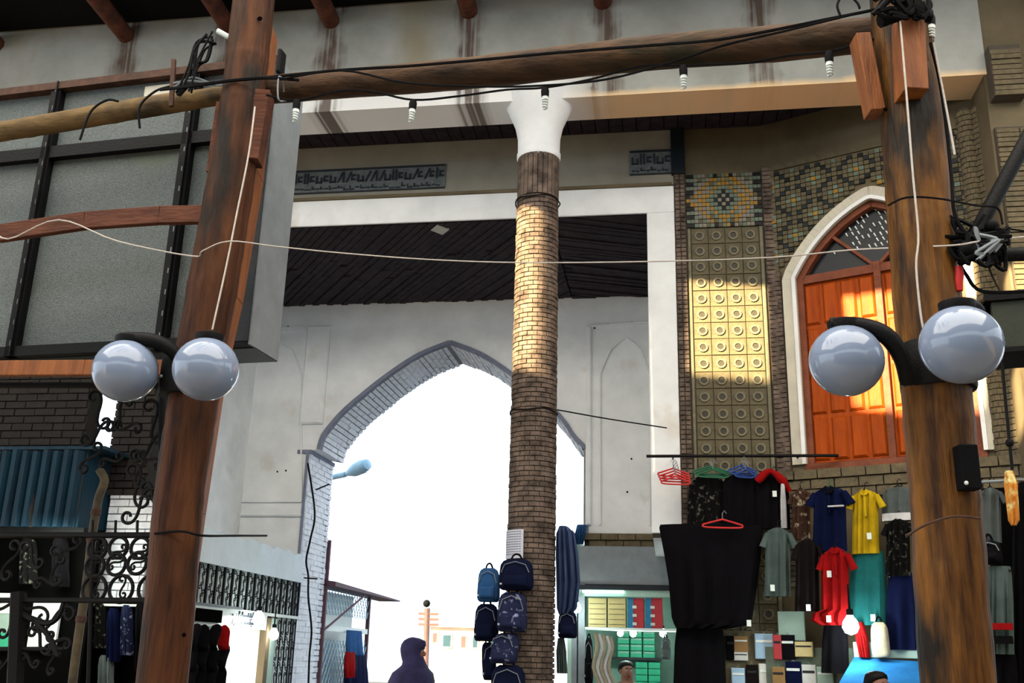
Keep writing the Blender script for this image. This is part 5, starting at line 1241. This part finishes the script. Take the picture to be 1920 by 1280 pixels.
# garments before the tile panel
garment(FA, 1288, 893, 1362, 988, vA, SH, 'c_pattern', 'dress', 'black patterned dress hanging under the green hanger by the brick pilaster', 'clothing', folds=4, hanger='plastic_green')
garment(FA, 1352, 890, 1428, 988, vA - .06, SH, 'c_black', 'jacket', 'black jacket hanging under the blue hanger, right of the patterned dress', 'clothing', folds=3, hanger='plastic_blue')
def redsh(o, P):
    b = MB(FA); u0, z0 = FA.uz(1420, 905, vA - .16); u1, z1 = FA.uz(1478, 885, vA - .16)
    b.tube(smoothpts([(u0, vA - .18, z0 + .01), ((u0 + u1) / 2 - .03, vA - .22, z1 + .0), (u1 - .06, vA - .20, z0 + .015), (u1, vA - .16, z0 - .07)], 4), [.03 + .008 * math.sin(i) for i in range(13)], 10); b.build('red_shoulder', M['c_red'], o, smooth=True)
garment(FA, 1414, 890, 1482, 992, vA - .10, SH, 'c_black', 'jacket', 'black jacket with bright red shoulders hanging above the grey-green shirt', 'clothing', folds=3, tagpos=[(1452, 926)], extra=redsh)
dr(FA, [(1464, 1471, 905), (1463, 1474, 940), (1464, 1476, 990)], vA - .2, .03, 'c_white', 'scarf', 'thin white scarf hanging at the right edge of the red-shouldered jacket', 'scarf')
garment(FA, 1234, 984, 1430, 1178, vA - .12, [(0, .02, .98), (.03, .01, 1), (.3, .06, .98), (.55, .10, .95), (.9, .13, .90), (.96, .15, .86), (1, .17, .66)], 'c_black', 'coat', 'broad black coat filling the wall below the patterned dress', 'clothing', folds=5, d=.12, tagpos=[(1404, 1168)])
garment(FA, 1262, 1150, 1362, 1300, vA - .05, PT, 'c_black', 'trousers', 'black trousers hanging below the broad black coat to the bottom edge', 'clothing', folds=3, tagpos=[(1268, 1145)], hanger=None)
q2 = lambda x, y, v: FA.W(FA.uz(x, y, v)[0], v, FA.uz(x, y, v)[1])
# clothes rail and plastic hangers
u0, z0 = FA.uz(1212, 855, vA - .1); u1, z1 = FA.uz(1572, 852, vA - .1)
b = MB(FA); b.tube([(u0, vA - .1, z0), (u1, vA - .1, z0)], .014, 8); ra = tag(b.build('clothes_rail', M['black_iron'], smooth=True), 'thin dark clothes rail running across below the tile medallions', 'rail')
b = MB(FA)
for x in (1262, 1500): 
    uu = FA.U(x, 855, vA - .1); b.tube([(uu, vA - .1, z0), (uu, -.0, z0 + .03)], .008, 6)
b.build('rail_bracket', M['black_iron'], ra)
def hanger(x0, x1, y, v, m, label, tilt=.0):
    (ua_, z_), (ub_, _) = FA.uz(x0, y, v), FA.uz(x1, y, v); um = (ua_ + ub_) / 2; b = MB(FA)
    P = smoothpts([(um, v, z_ + .05), (ua_ + .03, v - .02, z_ + .012), (ua_, v - .02, z_), (ua_ + .03, v - .02, z_ - .02), (ub_ - .03, v + .02, z_ - .02), (ub_, v + .02, z_), (ub_ - .03, v + .02, z_ + .012), (um, v, z_ + .05)], 4)
    b.tube(P, .008, 6); o = tag(b.build('clothes_hanger', M[m], smooth=True), label, 'hanger', 'plastic clothes hangers')
    b = MB(FA); b.tube([(um, v, z_ + .05), (um, v, z_ + .10), (um + .02, v, z_ + .125), (um + .035, v, z_ + .10)], .004, 5); b.build('hook', M['grey_metal'], o)
for k in range(4): hanger(1234 + k * 2, 1291 + k, 888 + k * 5, vA - .10 - k * .03, 'plastic_red', 'red plastic hanger of the empty stack at the pilaster, %s from the top' % ords[k])
for k in range(3): hanger(1300 + k * 4, 1366, 884 + k * 3, vA - .08 - k * .03, 'plastic_green', 'dark green plastic hanger over the patterned dress, %s from the top' % ords[k])
for k in range(3): hanger(1366 + k * 6, 1418, 882 + k * 4, vA - .12 - k * .03, 'plastic_blue', 'dark blue plastic hanger over the black jacket, %s from the top' % ords[k])
hanger(1318, 1392, 984, vA - .3, 'plastic_red', 'dull red hanger at the neck of the broad black coat')
# garments before the splayed wall
vD = -.32
q = lambda x, y, v=vD: FD.uz(x, y, v)
garment(FA, 1424, 990, 1492, 1118, vA - .22, TS, 'c_greygreen', 't_shirt', 'grey-green t-shirt hanging right of the broad black coat', 'clothing', folds=3, tagpos=[(1448, 1102)])
garment(FD, 1478, 918, 1526, 1012, vD, TS, 'c_floral', 't_shirt', 'brown and cream floral shirt half hidden left of the navy polo', 'clothing', folds=3)
def stripe(o, P):
    b = MB(FD); a = q(1552, 949, vD - .16); c_ = q(1582, 949, vD - .16); b.box((a[0], vD - .165, a[1] - .006), (c_[0], vD - .14, a[1] + .006)); b.build('chest_stripe', M['c_white'], o)
    b = MB(FD); a = q(1588, 925, vD - .15); b.hexa([(a[0], vD - .12, a[1] - .05), (a[0] + .015, vD - .12, a[1] - .05), (a[0] + .015, vD - .09, a[1] - .05), (a[0], vD - .09, a[1] - .05), (a[0] - .015, vD - .12, a[1]), (a[0], vD - .12, a[1]), (a[0], vD - .09, a[1]), (a[0] - .015, vD - .09, a[1])]); b.build('sleeve_stripe', M['c_white'], o)
garment(FD, 1512, 914, 1600, 1034, vD - .08, TS, 'c_navy', 'polo_shirt', 'navy polo shirt with a thin white chest stripe, left of the yellow shirt', 'clothing', folds=3, collar='c_black', hanger='plastic_green', extra=stripe)
garment(FA, 1482, 1012, 1545, 1146, vA - .35, TS, 'c_brown', 'shirt', 'very dark brown shirt hanging left of the red polo', 'clothing', folds=3, tagpos=[(1515, 1139)])
garment(FD, 1588, 920, 1658, 1038, vD - .05, TS, 'c_yellow', 'shirt', 'bright yellow short sleeved shirt hanging by the right post', 'clothing', folds=5, collar='c_yellow', tagpos=[(1631, 1005)])
garment(FD, 1534, 1028, 1602, 1172, vD - .14, [(0, .36, .62), (.03, .24, .72), (.08, .12, .80), (.16, .10, .83), (.385, .08, .84), (.8, .10, .84), (.84, -.15, .84), (.94, -.2, .82), (1, .05, .8)], 'c_red', 'polo_shirt', 'bright red polo shirt with white price tag below the navy polo', 'clothing', folds=3, collar='c_red', tagpos=[(1556, 1076), (1555, 1160)])
garment(FD, 1592, 1034, 1664, 1172, vD - .02, PT, 'c_teal', 'trousers', 'teal trousers hanging below the yellow shirt', 'clothing', folds=3, tagpos=[(1638, 1158)], hanger=None)
garment(FD, 1652, 914, 1716, 978, vD, SH, 'c_slate', 'shirt', 'dark slate shirt with a white hem, right of the yellow shirt', 'clothing', folds=3)
dr(FD, [(1654, 1712, 962), (1654, 1712, 976)], vD - .05, .05, 'c_white', 'white_shirt', 'white shirt hem showing below the dark slate shirt', 'clothing')
garment(FD, 1652, 974, 1716, 1080, vD - .06, TS, 'c_pattern', 'shirt', 'dark patterned shirt hanging left of the right post', 'clothing', folds=4)
garment(FD, 1660, 1074, 1722, 1218, vD - .03, PT, 'c_navy', 'trousers', 'deep navy trousers hanging against the right post', 'clothing', folds=2, hanger='shop_white')
garment(FD, 1540, 1170, 1592, 1262, vD - .06, PT, 'c_black', 'trousers', 'black trousers hanging below the red polo', 'clothing', folds=2)
dr(FD, [(1602, 1618, 1166), (1604, 1628, 1195), (1612, 1632, 1232)], vD - .08, .05, 'c_red', 'scarf', 'red scarf hanging right of the glaring bulb', 'scarf')
bpd = lambda x0, y0, x1, y1, v, d, m, label, **k: bag(FD, (FD.U(x0, y1, v) + FD.U(x1, y1, v)) / 2, v, FD.Z((x0 + x1) / 2, y1, v), FD.U(x1, y1, v) - FD.U(x0, y1, v), FD.Z((x0 + x1) / 2, y0, v) - FD.Z((x0 + x1) / 2, y1, v), d, M[m], k.pop('name', 'handbag'), label, **k)
bpd(1636, 1166, 1670, 1232, vD - .12, .08, 'c_beige', 'beige pointed cap hanging between the red scarf and navy trousers', pocket=False, name='cap', cat='cap')
a = q(1604, 1232); c_ = q(1722, 1205)
b = MB(FD); b.box((a[0], vD - .05, a[1]), (c_[0], vD + .2, c_[1])); tag(b.build('display_shelf', M['shop_green'], bevel=.005), 'pale teal shelf edge behind the beige cap, beside the right post', 'shelf')
b = MB(FD); a = q(1590, 1300, vD - .3); c_ = q(1722, 1250, vD - .3); zz = q(1600, 1236, vD - .3)[1]
b.hexa([(a[0], vD - .75, c_[1] - .22), (c_[0] + .2, vD - .75, c_[1] - .26), (c_[0] + .2, vD - .70, c_[1] - .28), (a[0], vD - .70, c_[1] - .24), (a[0], vD - .05, zz + .02), (c_[0] + .2, vD - .05, zz - .01), (c_[0] + .2, vD - .02, zz - .04), (a[0], vD - .02, zz - .01)]); tag(b.build('stall_awning', M['c_blueb']), 'small bright blue cloth awning at the bottom, left of the right post', 'awning')
lamp_bulb(FD.W(FD.uz(1595, 1174, vD - .30)[0], vD - .30, FD.uz(1595, 1174, vD - .30)[1]), .065, M['lamp_cold'], 'large glaring bulb hanging before the red polo shirt', 14, (.85, 1, 1))
# wallets and small packs pinned on the wall
packs = [(1362, 1192, 1376, 1236, 'c_black'), (1376, 1192, 1402, 1222, 'pack_brown'), (1376, 1222, 1402, 1238, 'box_white'), (1416, 1188, 1449, 1235, 'pack_blue'), (1452, 1190, 1466, 1236, 'box_red'), (1467, 1190, 1490, 1236, 'c_black'), (1492, 1203, 1524, 1231, 'box_yellow'), (1372, 1252, 1396, 1290, 'pack_blue'), (1400, 1246, 1420, 1290, 'c_brown'), (1424, 1244, 1446, 1290, 'box_white'), (1450, 1250, 1472, 1290, 'pack_brown'), (1476, 1240, 1502, 1290, 'c_navy'), (1506, 1246, 1530, 1290, 'box_white'), (1534, 1250, 1562, 1290, 'shop_green')]
nm = dict(c_black='black', pack_brown='brown', box_white='white', pack_blue='pale blue', box_red='dark red', box_yellow='yellow', c_brown='dark brown', c_navy='navy', shop_green='pale green')
for k, (x0, y0, x1, y1, m) in enumerate(packs):
    fr = FA if x0 < 1440 else FD; v = -.06 if fr is FA else vD + .05
    if fr is FA: v = -.14
    A, B = fr.uz(x0, y1, v), fr.uz(x1, y0, v); b = MB(fr); b.cham((A[0], v - .02, A[1]), (B[0], v, B[1]), .006)
    row_ = 'upper' if k < 7 else 'lower'; o = tag(b.build('packet', M[m]), '%s packet on the wallet board, %s of its %s row from the left' % (nm[m], ['first', 'second', 'third', 'fourth', 'fifth', 'sixth', 'seventh'][k % 7], row_), 'packet', 'wallets and packets pinned on the board')
    b = MB(fr); b.box((A[0] + .01, v - .024, (A[1] * .35 + B[1] * .65)), (B[0] - .01, v - .019, (A[1] * .25 + B[1] * .75))); b.build('printed_band', M['shop_white' if k % 2 else 'dark_metal'], o)
    b = MB(fr); um = (A[0] + B[0]) / 2; b.tube([(um - .012, v - .01, B[1] - .005), (um, v - .012, B[1] + .02), (um + .012, v - .01, B[1] - .005)], .003, 5); b.build('hook', M['grey_metal'], o)
A, B = FA.uz(1358, 1300, -.1), FA.uz(1452, 1183, -.1); b = MB(FA); b.box((A[0], -.12, A[1]), (B[0] + .0, -.10, B[1])); tag(b.build('display_board', M['tile_olive']), 'dull olive board holding the left packets under the tile panel', 'board')
b = MB(FD); A, B = FD.uz(1440, 1300, vD + .1), FD.uz(1600, 1215, vD + .1); b.box((A[0], vD + .08, A[1]), (B[0], vD + .10, B[1])); tag(b.build('display_board', M['tile_green']), 'grey-green board holding the right packets below the black trousers', 'board')
b = MB(FD); A, B = FD.uz(1462, 1200, -.2), FD.uz(1508, 1146, -.2); b.box((A[0], -.22, A[1]), (B[0], -.2, B[1])); tag(b.build('fabric_panel', M['shop_green']), 'pale striped fabric hanging under the very dark brown shirt', 'cloth')
# right of the post
FR = Frame(tuple(atY(1860, 1100, 6.3)[:2]), 30)
G = lambda *a_, **k: garment(FR, *a_, **k)
G(1828, 916, 1886, 1018, 0, TS, 'c_slate', 't_shirt', 'grey t-shirt hanging right of the right post, topmost there', 'clothing', folds=2)
dr(FR, [(1884, 1900, 884), (1882, 1908, 905), (1886, 1910, 940), (1890, 1912, 975), (1896, 1906, 985)], -.1, .07, 'c_bright', 'scarf', 'orange and yellow flowered scarf hanging near the right picture edge', 'scarf', folds=2)
G(1896, 900, 1960, 1290, .1, SH, 'c_black', 'coat', 'long black coat along the right picture edge', 'clothing', folds=4)
bg2 = lambda x0, y0, x1, y1, v, d, m, label, **k: bag(FR, (FR.U(x0, y1, v) + FR.U(x1, y1, v)) / 2, v, FR.Z((x0 + x1) / 2, y1, v), FR.U(x1, y1, v) - FR.U(x0, y1, v), FR.Z((x0 + x1) / 2, y0, v) - FR.Z((x0 + x1) / 2, y1, v), d, M[m], 'handbag', label, **k)
bg2(1836, 1014, 1882, 1058, -.08, .12, 'c_black', 'black bag hanging between the grey t-shirt and the striped shorts')
def bands(o, P):
    for y0, y1, m in ((1168, 1180, 'c_red'), (1192, 1206, 'c_black')):
        A, B = FR.uz(1862, y1, -.16), FR.uz(1898, y0, -.16); b = MB(FR); b.box((A[0], -.17, A[1]), (B[0], -.12, B[1])); b.build('hem_band', M[m], o)
G(1842, 1062, 1902, 1226, -.05, PT, 'c_greygreen', 'shorts', 'grey pleated shorts with red and black hem bands, right of the right post', 'clothing', folds=6, extra=bands)
G(1850, 1222, 1910, 1320, .02, PT, 'c_black', 'trousers', 'black trousers below the pleated shorts at the bottom right', 'clothing', hanger=None)
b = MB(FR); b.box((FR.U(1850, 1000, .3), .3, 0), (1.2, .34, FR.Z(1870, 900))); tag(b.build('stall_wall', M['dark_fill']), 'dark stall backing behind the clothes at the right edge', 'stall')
b = MB(FR); u0, z0 = FR.uz(1815, 905, -.05); b.tube([(u0, -.05, z0), (u0 + .6, -.05, z0)], .01, 8); tag(b.build('clothes_rail', M['grey_metal'], smooth=True), 'short clothes rail above the grey t-shirt, right of the post', 'rail')

# ================================================================== OUTSIDE THE GATE
vo = VB + TH
pr = MB(FA); pr.box((uj + .0, vo + .0, 0), (uj + .05, vo + .05, FA.Z(620, 1012, vo))); tag(pr.build('gate_post', mat('purple_iron', (.10, .05, .07), .6, scale=9), bevel=.005), 'dark purplish iron gate post at the outer edge of the brick jamb', 'post')
ug = uj + .02
FO = Frame(tuple(FA.W(ug, VB, 0)[:2]), 9 - 90); o_ = lambda x, y: FO.uz(x, y)
za, zc = o_(655, 1111)[1], o_(655, 1176)[1]; ua_, ub_ = TH + .08, o_(692, 1150)[0]
ga = thing('lattice_gate', FO.W((ua_ + ub_) / 2, 0, 0), 'folding iron lattice shopfront outside the arch, beyond the gate post', 'gate')
b = MB(FO); b.box((ua_, -.01, zc - .07), (ub_, .03, zc)); b.build('cross_rail', M['shop_white'], ga)
b = MB(FO); b.box((ub_ - .05, -.02, 0), (ub_, .03, za)); b.build('end_post', M['purple_iron'], ga)
b = MB(FO)
nx_ = 16
for k in range(nx_):
    for j in range(14):
        z0 = za - (j + 1) * .16; u0 = ua_ + (ub_ - ua_) * k / nx_; u1 = ua_ + (ub_ - ua_) * (k + 1) / nx_
        if z0 < zc - .07 < z0 + .16 or z0 < zc < z0 + .16: continue
        b.tube([(u0, 0, z0), (u1, 0, z0 + .16)], .006, 3, False); b.tube([(u1, .01, z0), (u0, .01, z0 + .16)], .006, 3, False)
stuff(b.build('lattice', M['lamp_blue'], ga))
b = MB(FO); b.box((ua_, .25, 0), (ub_, .27, za)); b.build('shop_glass', M['shop_white'], ga)
b = MB(FO); a = o_(734, 1129)[0]; b.hexa([(vo - VB, -.14, za + .02), (a, -.14, za + .0), (a, .2, za + .0), (vo - VB, .2, za + .02), (vo - VB, -.14, za + .08), (a, -.14, za + .02), (a, .2, za + .10), (vo - VB, .2, za + .12)]); tag(b.build('street_awning', M['purple_iron']), 'dark thin metal awning above the lattice gate outside the arch', 'awning')
b = MB(FO); A, B = o_(614, 1182), o_(668, 1116); b.tube([(ua_ - .05, -.02, A[1]), (B[0], -.12, B[1])], .015, 6); tag(b.build('awning_brace', M['purple_iron']), 'diagonal iron strut from the gate post up to the awning', 'brace')
dr(FO, [(650, 676, 1182), (648, 678, 1225), (650, 680, 1232)], -.05, .1, 'c_bag_blue', 'blue_coat', 'blue garment hanging at the lattice gate outside', 'clothing')
dr(FO, [(646, 684, 1228), (645, 688, 1260), (646, 688, 1300)], -.07, .1, 'c_navy', 'dark_coat', 'dark navy garment hanging low at the lattice gate outside', 'clothing')
dr(FO, [(648, 664, 1222), (646, 664, 1250), (648, 662, 1270)], -.18, .06, 'c_red', 'red_cloth', 'dark red cloth beside the blue garment at the lattice gate', 'cloth')
# bracket irons on the jamb
for (x0, y0, x1, y1), lb in (((592, 918, 626, 900), 'small iron bracket sticking out of the brick jamb, upper'), ((570, 1083, 588, 1083), 'short iron pin in the brick jamb edge, lower')):
    b = MB(FA); A = FA.uz(x0, y0, VB - .03); b.tube([(A[0], VB - .03, A[1]), (A[0] + .12, VB + .1, A[1] + (.09 if y1 < y0 else 0))], .009, 6); tag(b.build('iron_bracket', M['black_iron']), lb, 'bracket')
wire('conduit', [(577, 868), (590, 960), (582, 1010), (574, 1050), (578, 1080), (578, 1120), (584, 1180), (580, 1230), (578, 1290)], 12.2, .012, M['cable'], 'dark cable running down the brick jamb of the arch')
# street lamp
def at3(x, y, Y): return atY(x, y, Y)
p0, p1 = at3(648, 889, 17), at3(691, 869, 16.6)
b = MB(); d = p1 - p0; P = [tuple(p0 + d * t) for t in (0, .15, .4, .75, .95, 1)]; b.tube(P, [.03, .06, .11, .12, .09, .02], 12); sl = tag(b.build('street_lamp', M['lamp_blue'], smooth=True), 'pale blue street lamp head seen in the sky through the arch', 'lamp')
b = MB(); e = at3(585, 915, 17.4); b.tube(smoothpts([tuple(p0), tuple((p0 + e) / 2 + Vector((0, 0, .05))), tuple(e), (e.x - .1, e.y, e.z - 1), (e.x - .12, e.y, 0)], 4), .05, 8); b.build('pole', M['lamp_blue'], sl, smooth=True)
# far building
FB = Frame(tuple(atY(860, 1200, 48)[:2]), 5); B_ = lambda x, y: FB.uz(x, y)
z0, z1 = B_(860, 1218)[1], B_(860, 1176)[1]; u0, u1 = B_(806, 1200)[0], B_(1010, 1200)[0]
b = MB(FB); b.box((u0, 0, 0), (u1, 6, z1)); fbld = tag(b.build('far_building', M['far_wall']), 'pale two-storey building far down the street, right of the walking woman', 'building')
b = MB(FB); b.box((u0 - .3, -.3, z1), (u1 + .3, 6.3, z1 + .25)); b.build('roof', M['far_wall'], fbld)
for x0, x1, y0, y1, m in ((809, 822, 1184, 1206, 'far_red'), (828, 848, 1188, 1214, 'far_glass'), (862, 876, 1190, 1216, 'far_red'), (884, 898, 1190, 1216, 'far_glass'), (912, 930, 1190, 1216, 'far_glass')):
    A, B = B_(x0, y1), B_(x1, y0); b = MB(FB); b.box((A[0], -.08, A[1]), (B[0], .02, B[1])); f = b.build('window', M['far_wall'], fbld)
    b = MB(FB); b.box((A[0] + .06, -.1, A[1] + .06), (B[0] - .06, -.07, B[1] - .06)); b.build('pane', M[m], f)
b = MB(); P = [tuple(at3(800, 1240, 34)), tuple(at3(801, 1140, 34))]; P[0] = (P[0][0], P[0][1], 0); b.tube(P, .09, 8); up_ = tag(b.build('utility_pole', M['far_red']), 'thin utility pole far down the street above the far building', 'pole')
b = MB(); 
for y in (1150, 1160, 1170): p = at3(802, y, 34); b.box((p.x - .3, p.y - .05, p.z - .05), (p.x + .35, p.y + .05, p.z + .03))
b.build('cross_arm', M['far_red'], up_)
b = MB(); p = at3(800, 1131, 34); b.ball(p, .12, 10, 8); b.build('insulator_cap', M['cable'], up_)

# ================================================================== PEOPLE
def person(x, y_top, Y, H, face_deg, label, shirt, trousers, scarf=False, hair_m='hair'):
    top = atY(x, y_top, Y); ox, oy = top.x, top.y; H = top.z
    k = H / 1.72; fa = math.radians(face_deg)            # 0 = facing the camera (-Y), +90 = facing right
    fx, fy = math.sin(fa), -math.cos(fa); sx_, sy_ = math.cos(fa), math.sin(fa)
    Wp = lambda s, f, z: (ox + (s * sx_ + f * fx) * k, oy + (s * sy_ + f * fy) * k, z * k)
    t = thing('person', (ox, oy, 0), label, 'person')
    V = [(0, 0, .95, .13), (0, 0, 1.10, .125), (0, 0, 1.27, .135), (0, 0, 1.40, .11), (0, 0, 1.48, .055), (0, .01, 1.55, .07), (0, .015, 1.63, .082)]
    E = [(i, i + 1) for i in range(6)]
    for s in (-1, 1):
        n = len(V); V += [(s * .17, 0, 1.39, .06), (s * .21, -.01, 1.13, .042), (s * .22, .06, .90, .033), (s * .22, .08, .83, .035)]; E += [(3, n), (n, n + 1), (n + 1, n + 2), (n + 2, n + 3)]
        m_ = len(V); V += [(s * .095, 0, .86, .085), (s * .10, .01, .48, .058), (s * .10, -.01, .09, .042), (s * .105, .12, .04, .035)]; E += [(0, m_), (m_, m_ + 1), (m_ + 1, m_ + 2), (m_ + 2, m_ + 3)]
        for fi, (dx, l) in enumerate(((-.02, .07), (-.007, .08), (.007, .075), (.02, .06))):
            h = len(V); V += [(s * (.22 + dx * .3), .08 + dx, .79, .010), (s * .22, .09 + dx, .79 - l * .8, .008)]; E += [(n + 3, h), (h, h + 1)]
        h = len(V); V += [(s * .20, .10, .80, .011), (s * .19, .12, .765, .009)]; E += [(n + 3, h), (h, h + 1)]
    me = bpy.data.meshes.new('body'); me.from_pydata([tuple(Vector(Wp(*v[:3])) - Vector((ox, oy, 0))) for v in V], E, []); me.materials.append(M['skin_tone'])
    o = bpy.data.objects.new('body', me); C.objects.link(o); o.parent = t; o['_w'] = (ox, oy, 0)
    sk = o.modifiers.new('skin', 'SKIN'); sk.use_smooth_shade = True
    for i, v in enumerate(V): me.skin_vertices[0].data[i].radius = (v[3] * k, v[3] * k)
    me.skin_vertices[0].data[0].use_root = True
    ss = o.modifiers.new('sub', 'SUBSURF'); ss.levels = ss.render_levels = 2
    def ell(name, m, s, f, z, rs, rf, rz, n=18):
        b = MB(); rr = []
        for i in range(11):
            a = PI * i / 10
            rr.append([b.pt(Wp(s + rs * math.sin(a) * math.cos(2 * PI * j / n), f + rf * math.sin(a) * math.sin(2 * PI * j / n), z - rz * math.cos(a))) for j in range(n)])
        for r0, r1 in zip(rr, rr[1:]):
            for j in range(n): b.face([r0[j], r0[(j + 1) % n], r1[(j + 1) % n], r1[j]])
        return b.build(name, m, t, smooth=True)
    ell('face', M['skin_tone'], 0, .025, 1.59, .072, .085, .115)
    for s in (-1, 1):
        ell('eye', M['shop_white'], s * .028, .10, 1.605, .008, .007, .005, 10); ell('brow', M['hair'], s * .03, .103, 1.628, .018, .006, .005, 10)
        if not scarf: ell('ear', M['skin_tone'], s * .077, .0, 1.59, .010, .02, .03, 10)
    ell('nose', M['skin_tone'], 0, .115, 1.58, .012, .018, .024, 10); ell('mouth', M['c_red'], 0, .105, 1.535, .022, .006, .007, 10)
    def loft(name, m, rows, n=20):
        b = MB(); rr = [[b.pt(Wp(cx_ + rs * math.cos(2 * PI * j / n), cf + rf * math.sin(2 * PI * j / n), z)) for j in range(n)] for z, rs, rf, cx_, cf in rows]
        for r0, r1 in zip(rr, rr[1:]):
            for j in range(n): b.face([r0[j], r0[(j + 1) % n], r1[(j + 1) % n], r1[j]])
        b.face(rr[0]); b.face(rr[-1]); return b.build(name, m, t, smooth=True)
    if scarf:
        loft('headscarf', M['scarf'], [(1.22, .29, .22, 0, 0), (1.32, .30, .22, 0, 0), (1.40, .28, .19, 0, .01), (1.44, .19, .15, 0, .015), (1.47, .125, .125, 0, .02), (1.50, .105, .115, 0, .015), (1.56, .105, .110, 0, -.01), (1.62, .105, .118, 0, -.012), (1.66, .10, .125, 0, .0), (1.70, .085, .11, 0, .01), (1.725, .045, .06, 0, .0), (1.735, .01, .01, 0, -.01)])
        loft('coat', M['c_black'], [(.25, .30, .26, 0, 0), (.8, .26, .2, 0, 0), (1.1, .23, .16, 0, 0), (1.3, .25, .15, 0, 0), (1.40, .2, .13, 0, 0), (1.45, .09, .09, 0, 0)])
    else:
        loft('hair', M[hair_m], [(1.585, .084, .055, 0, -.045), (1.62, .090, .075, 0, -.03), (1.66, .090, .095, 0, -.005), (1.69, .080, .09, 0, .0), (1.71, .055, .065, 0, .0), (1.722, .01, .01, 0, 0)])
        loft('shirt', M[shirt], [(.88, .19, .14, 0, 0), (1.1, .19, .145, 0, 0), (1.3, .215, .145, 0, 0), (1.40, .19, .12, 0, 0), (1.45, .085, .08, 0, 0)])
        loft('trousers', M[trousers], [(.12, .17, .11, 0, 0), (.5, .18, .12, 0, 0), (.9, .185, .14, 0, 0)])
    return t
person(776, 1197, 10.2, 1.7, 75, 'woman silhouetted in a dark violet headscarf walking right under the arch', 'c_black', 'c_black', scarf=True)
person(1174, 1238, 11.6, 1.68, 12, 'dark haired man facing out from inside the small lit shop', 'c_slate', 'c_black')
person(1642, 1257, 7.6, 1.66, 25, 'dark haired man at the bottom edge under the blue awning', 'c_slate', 'c_black')
for o in bpy.data.objects:
    if '_w' in o: del o['_w']
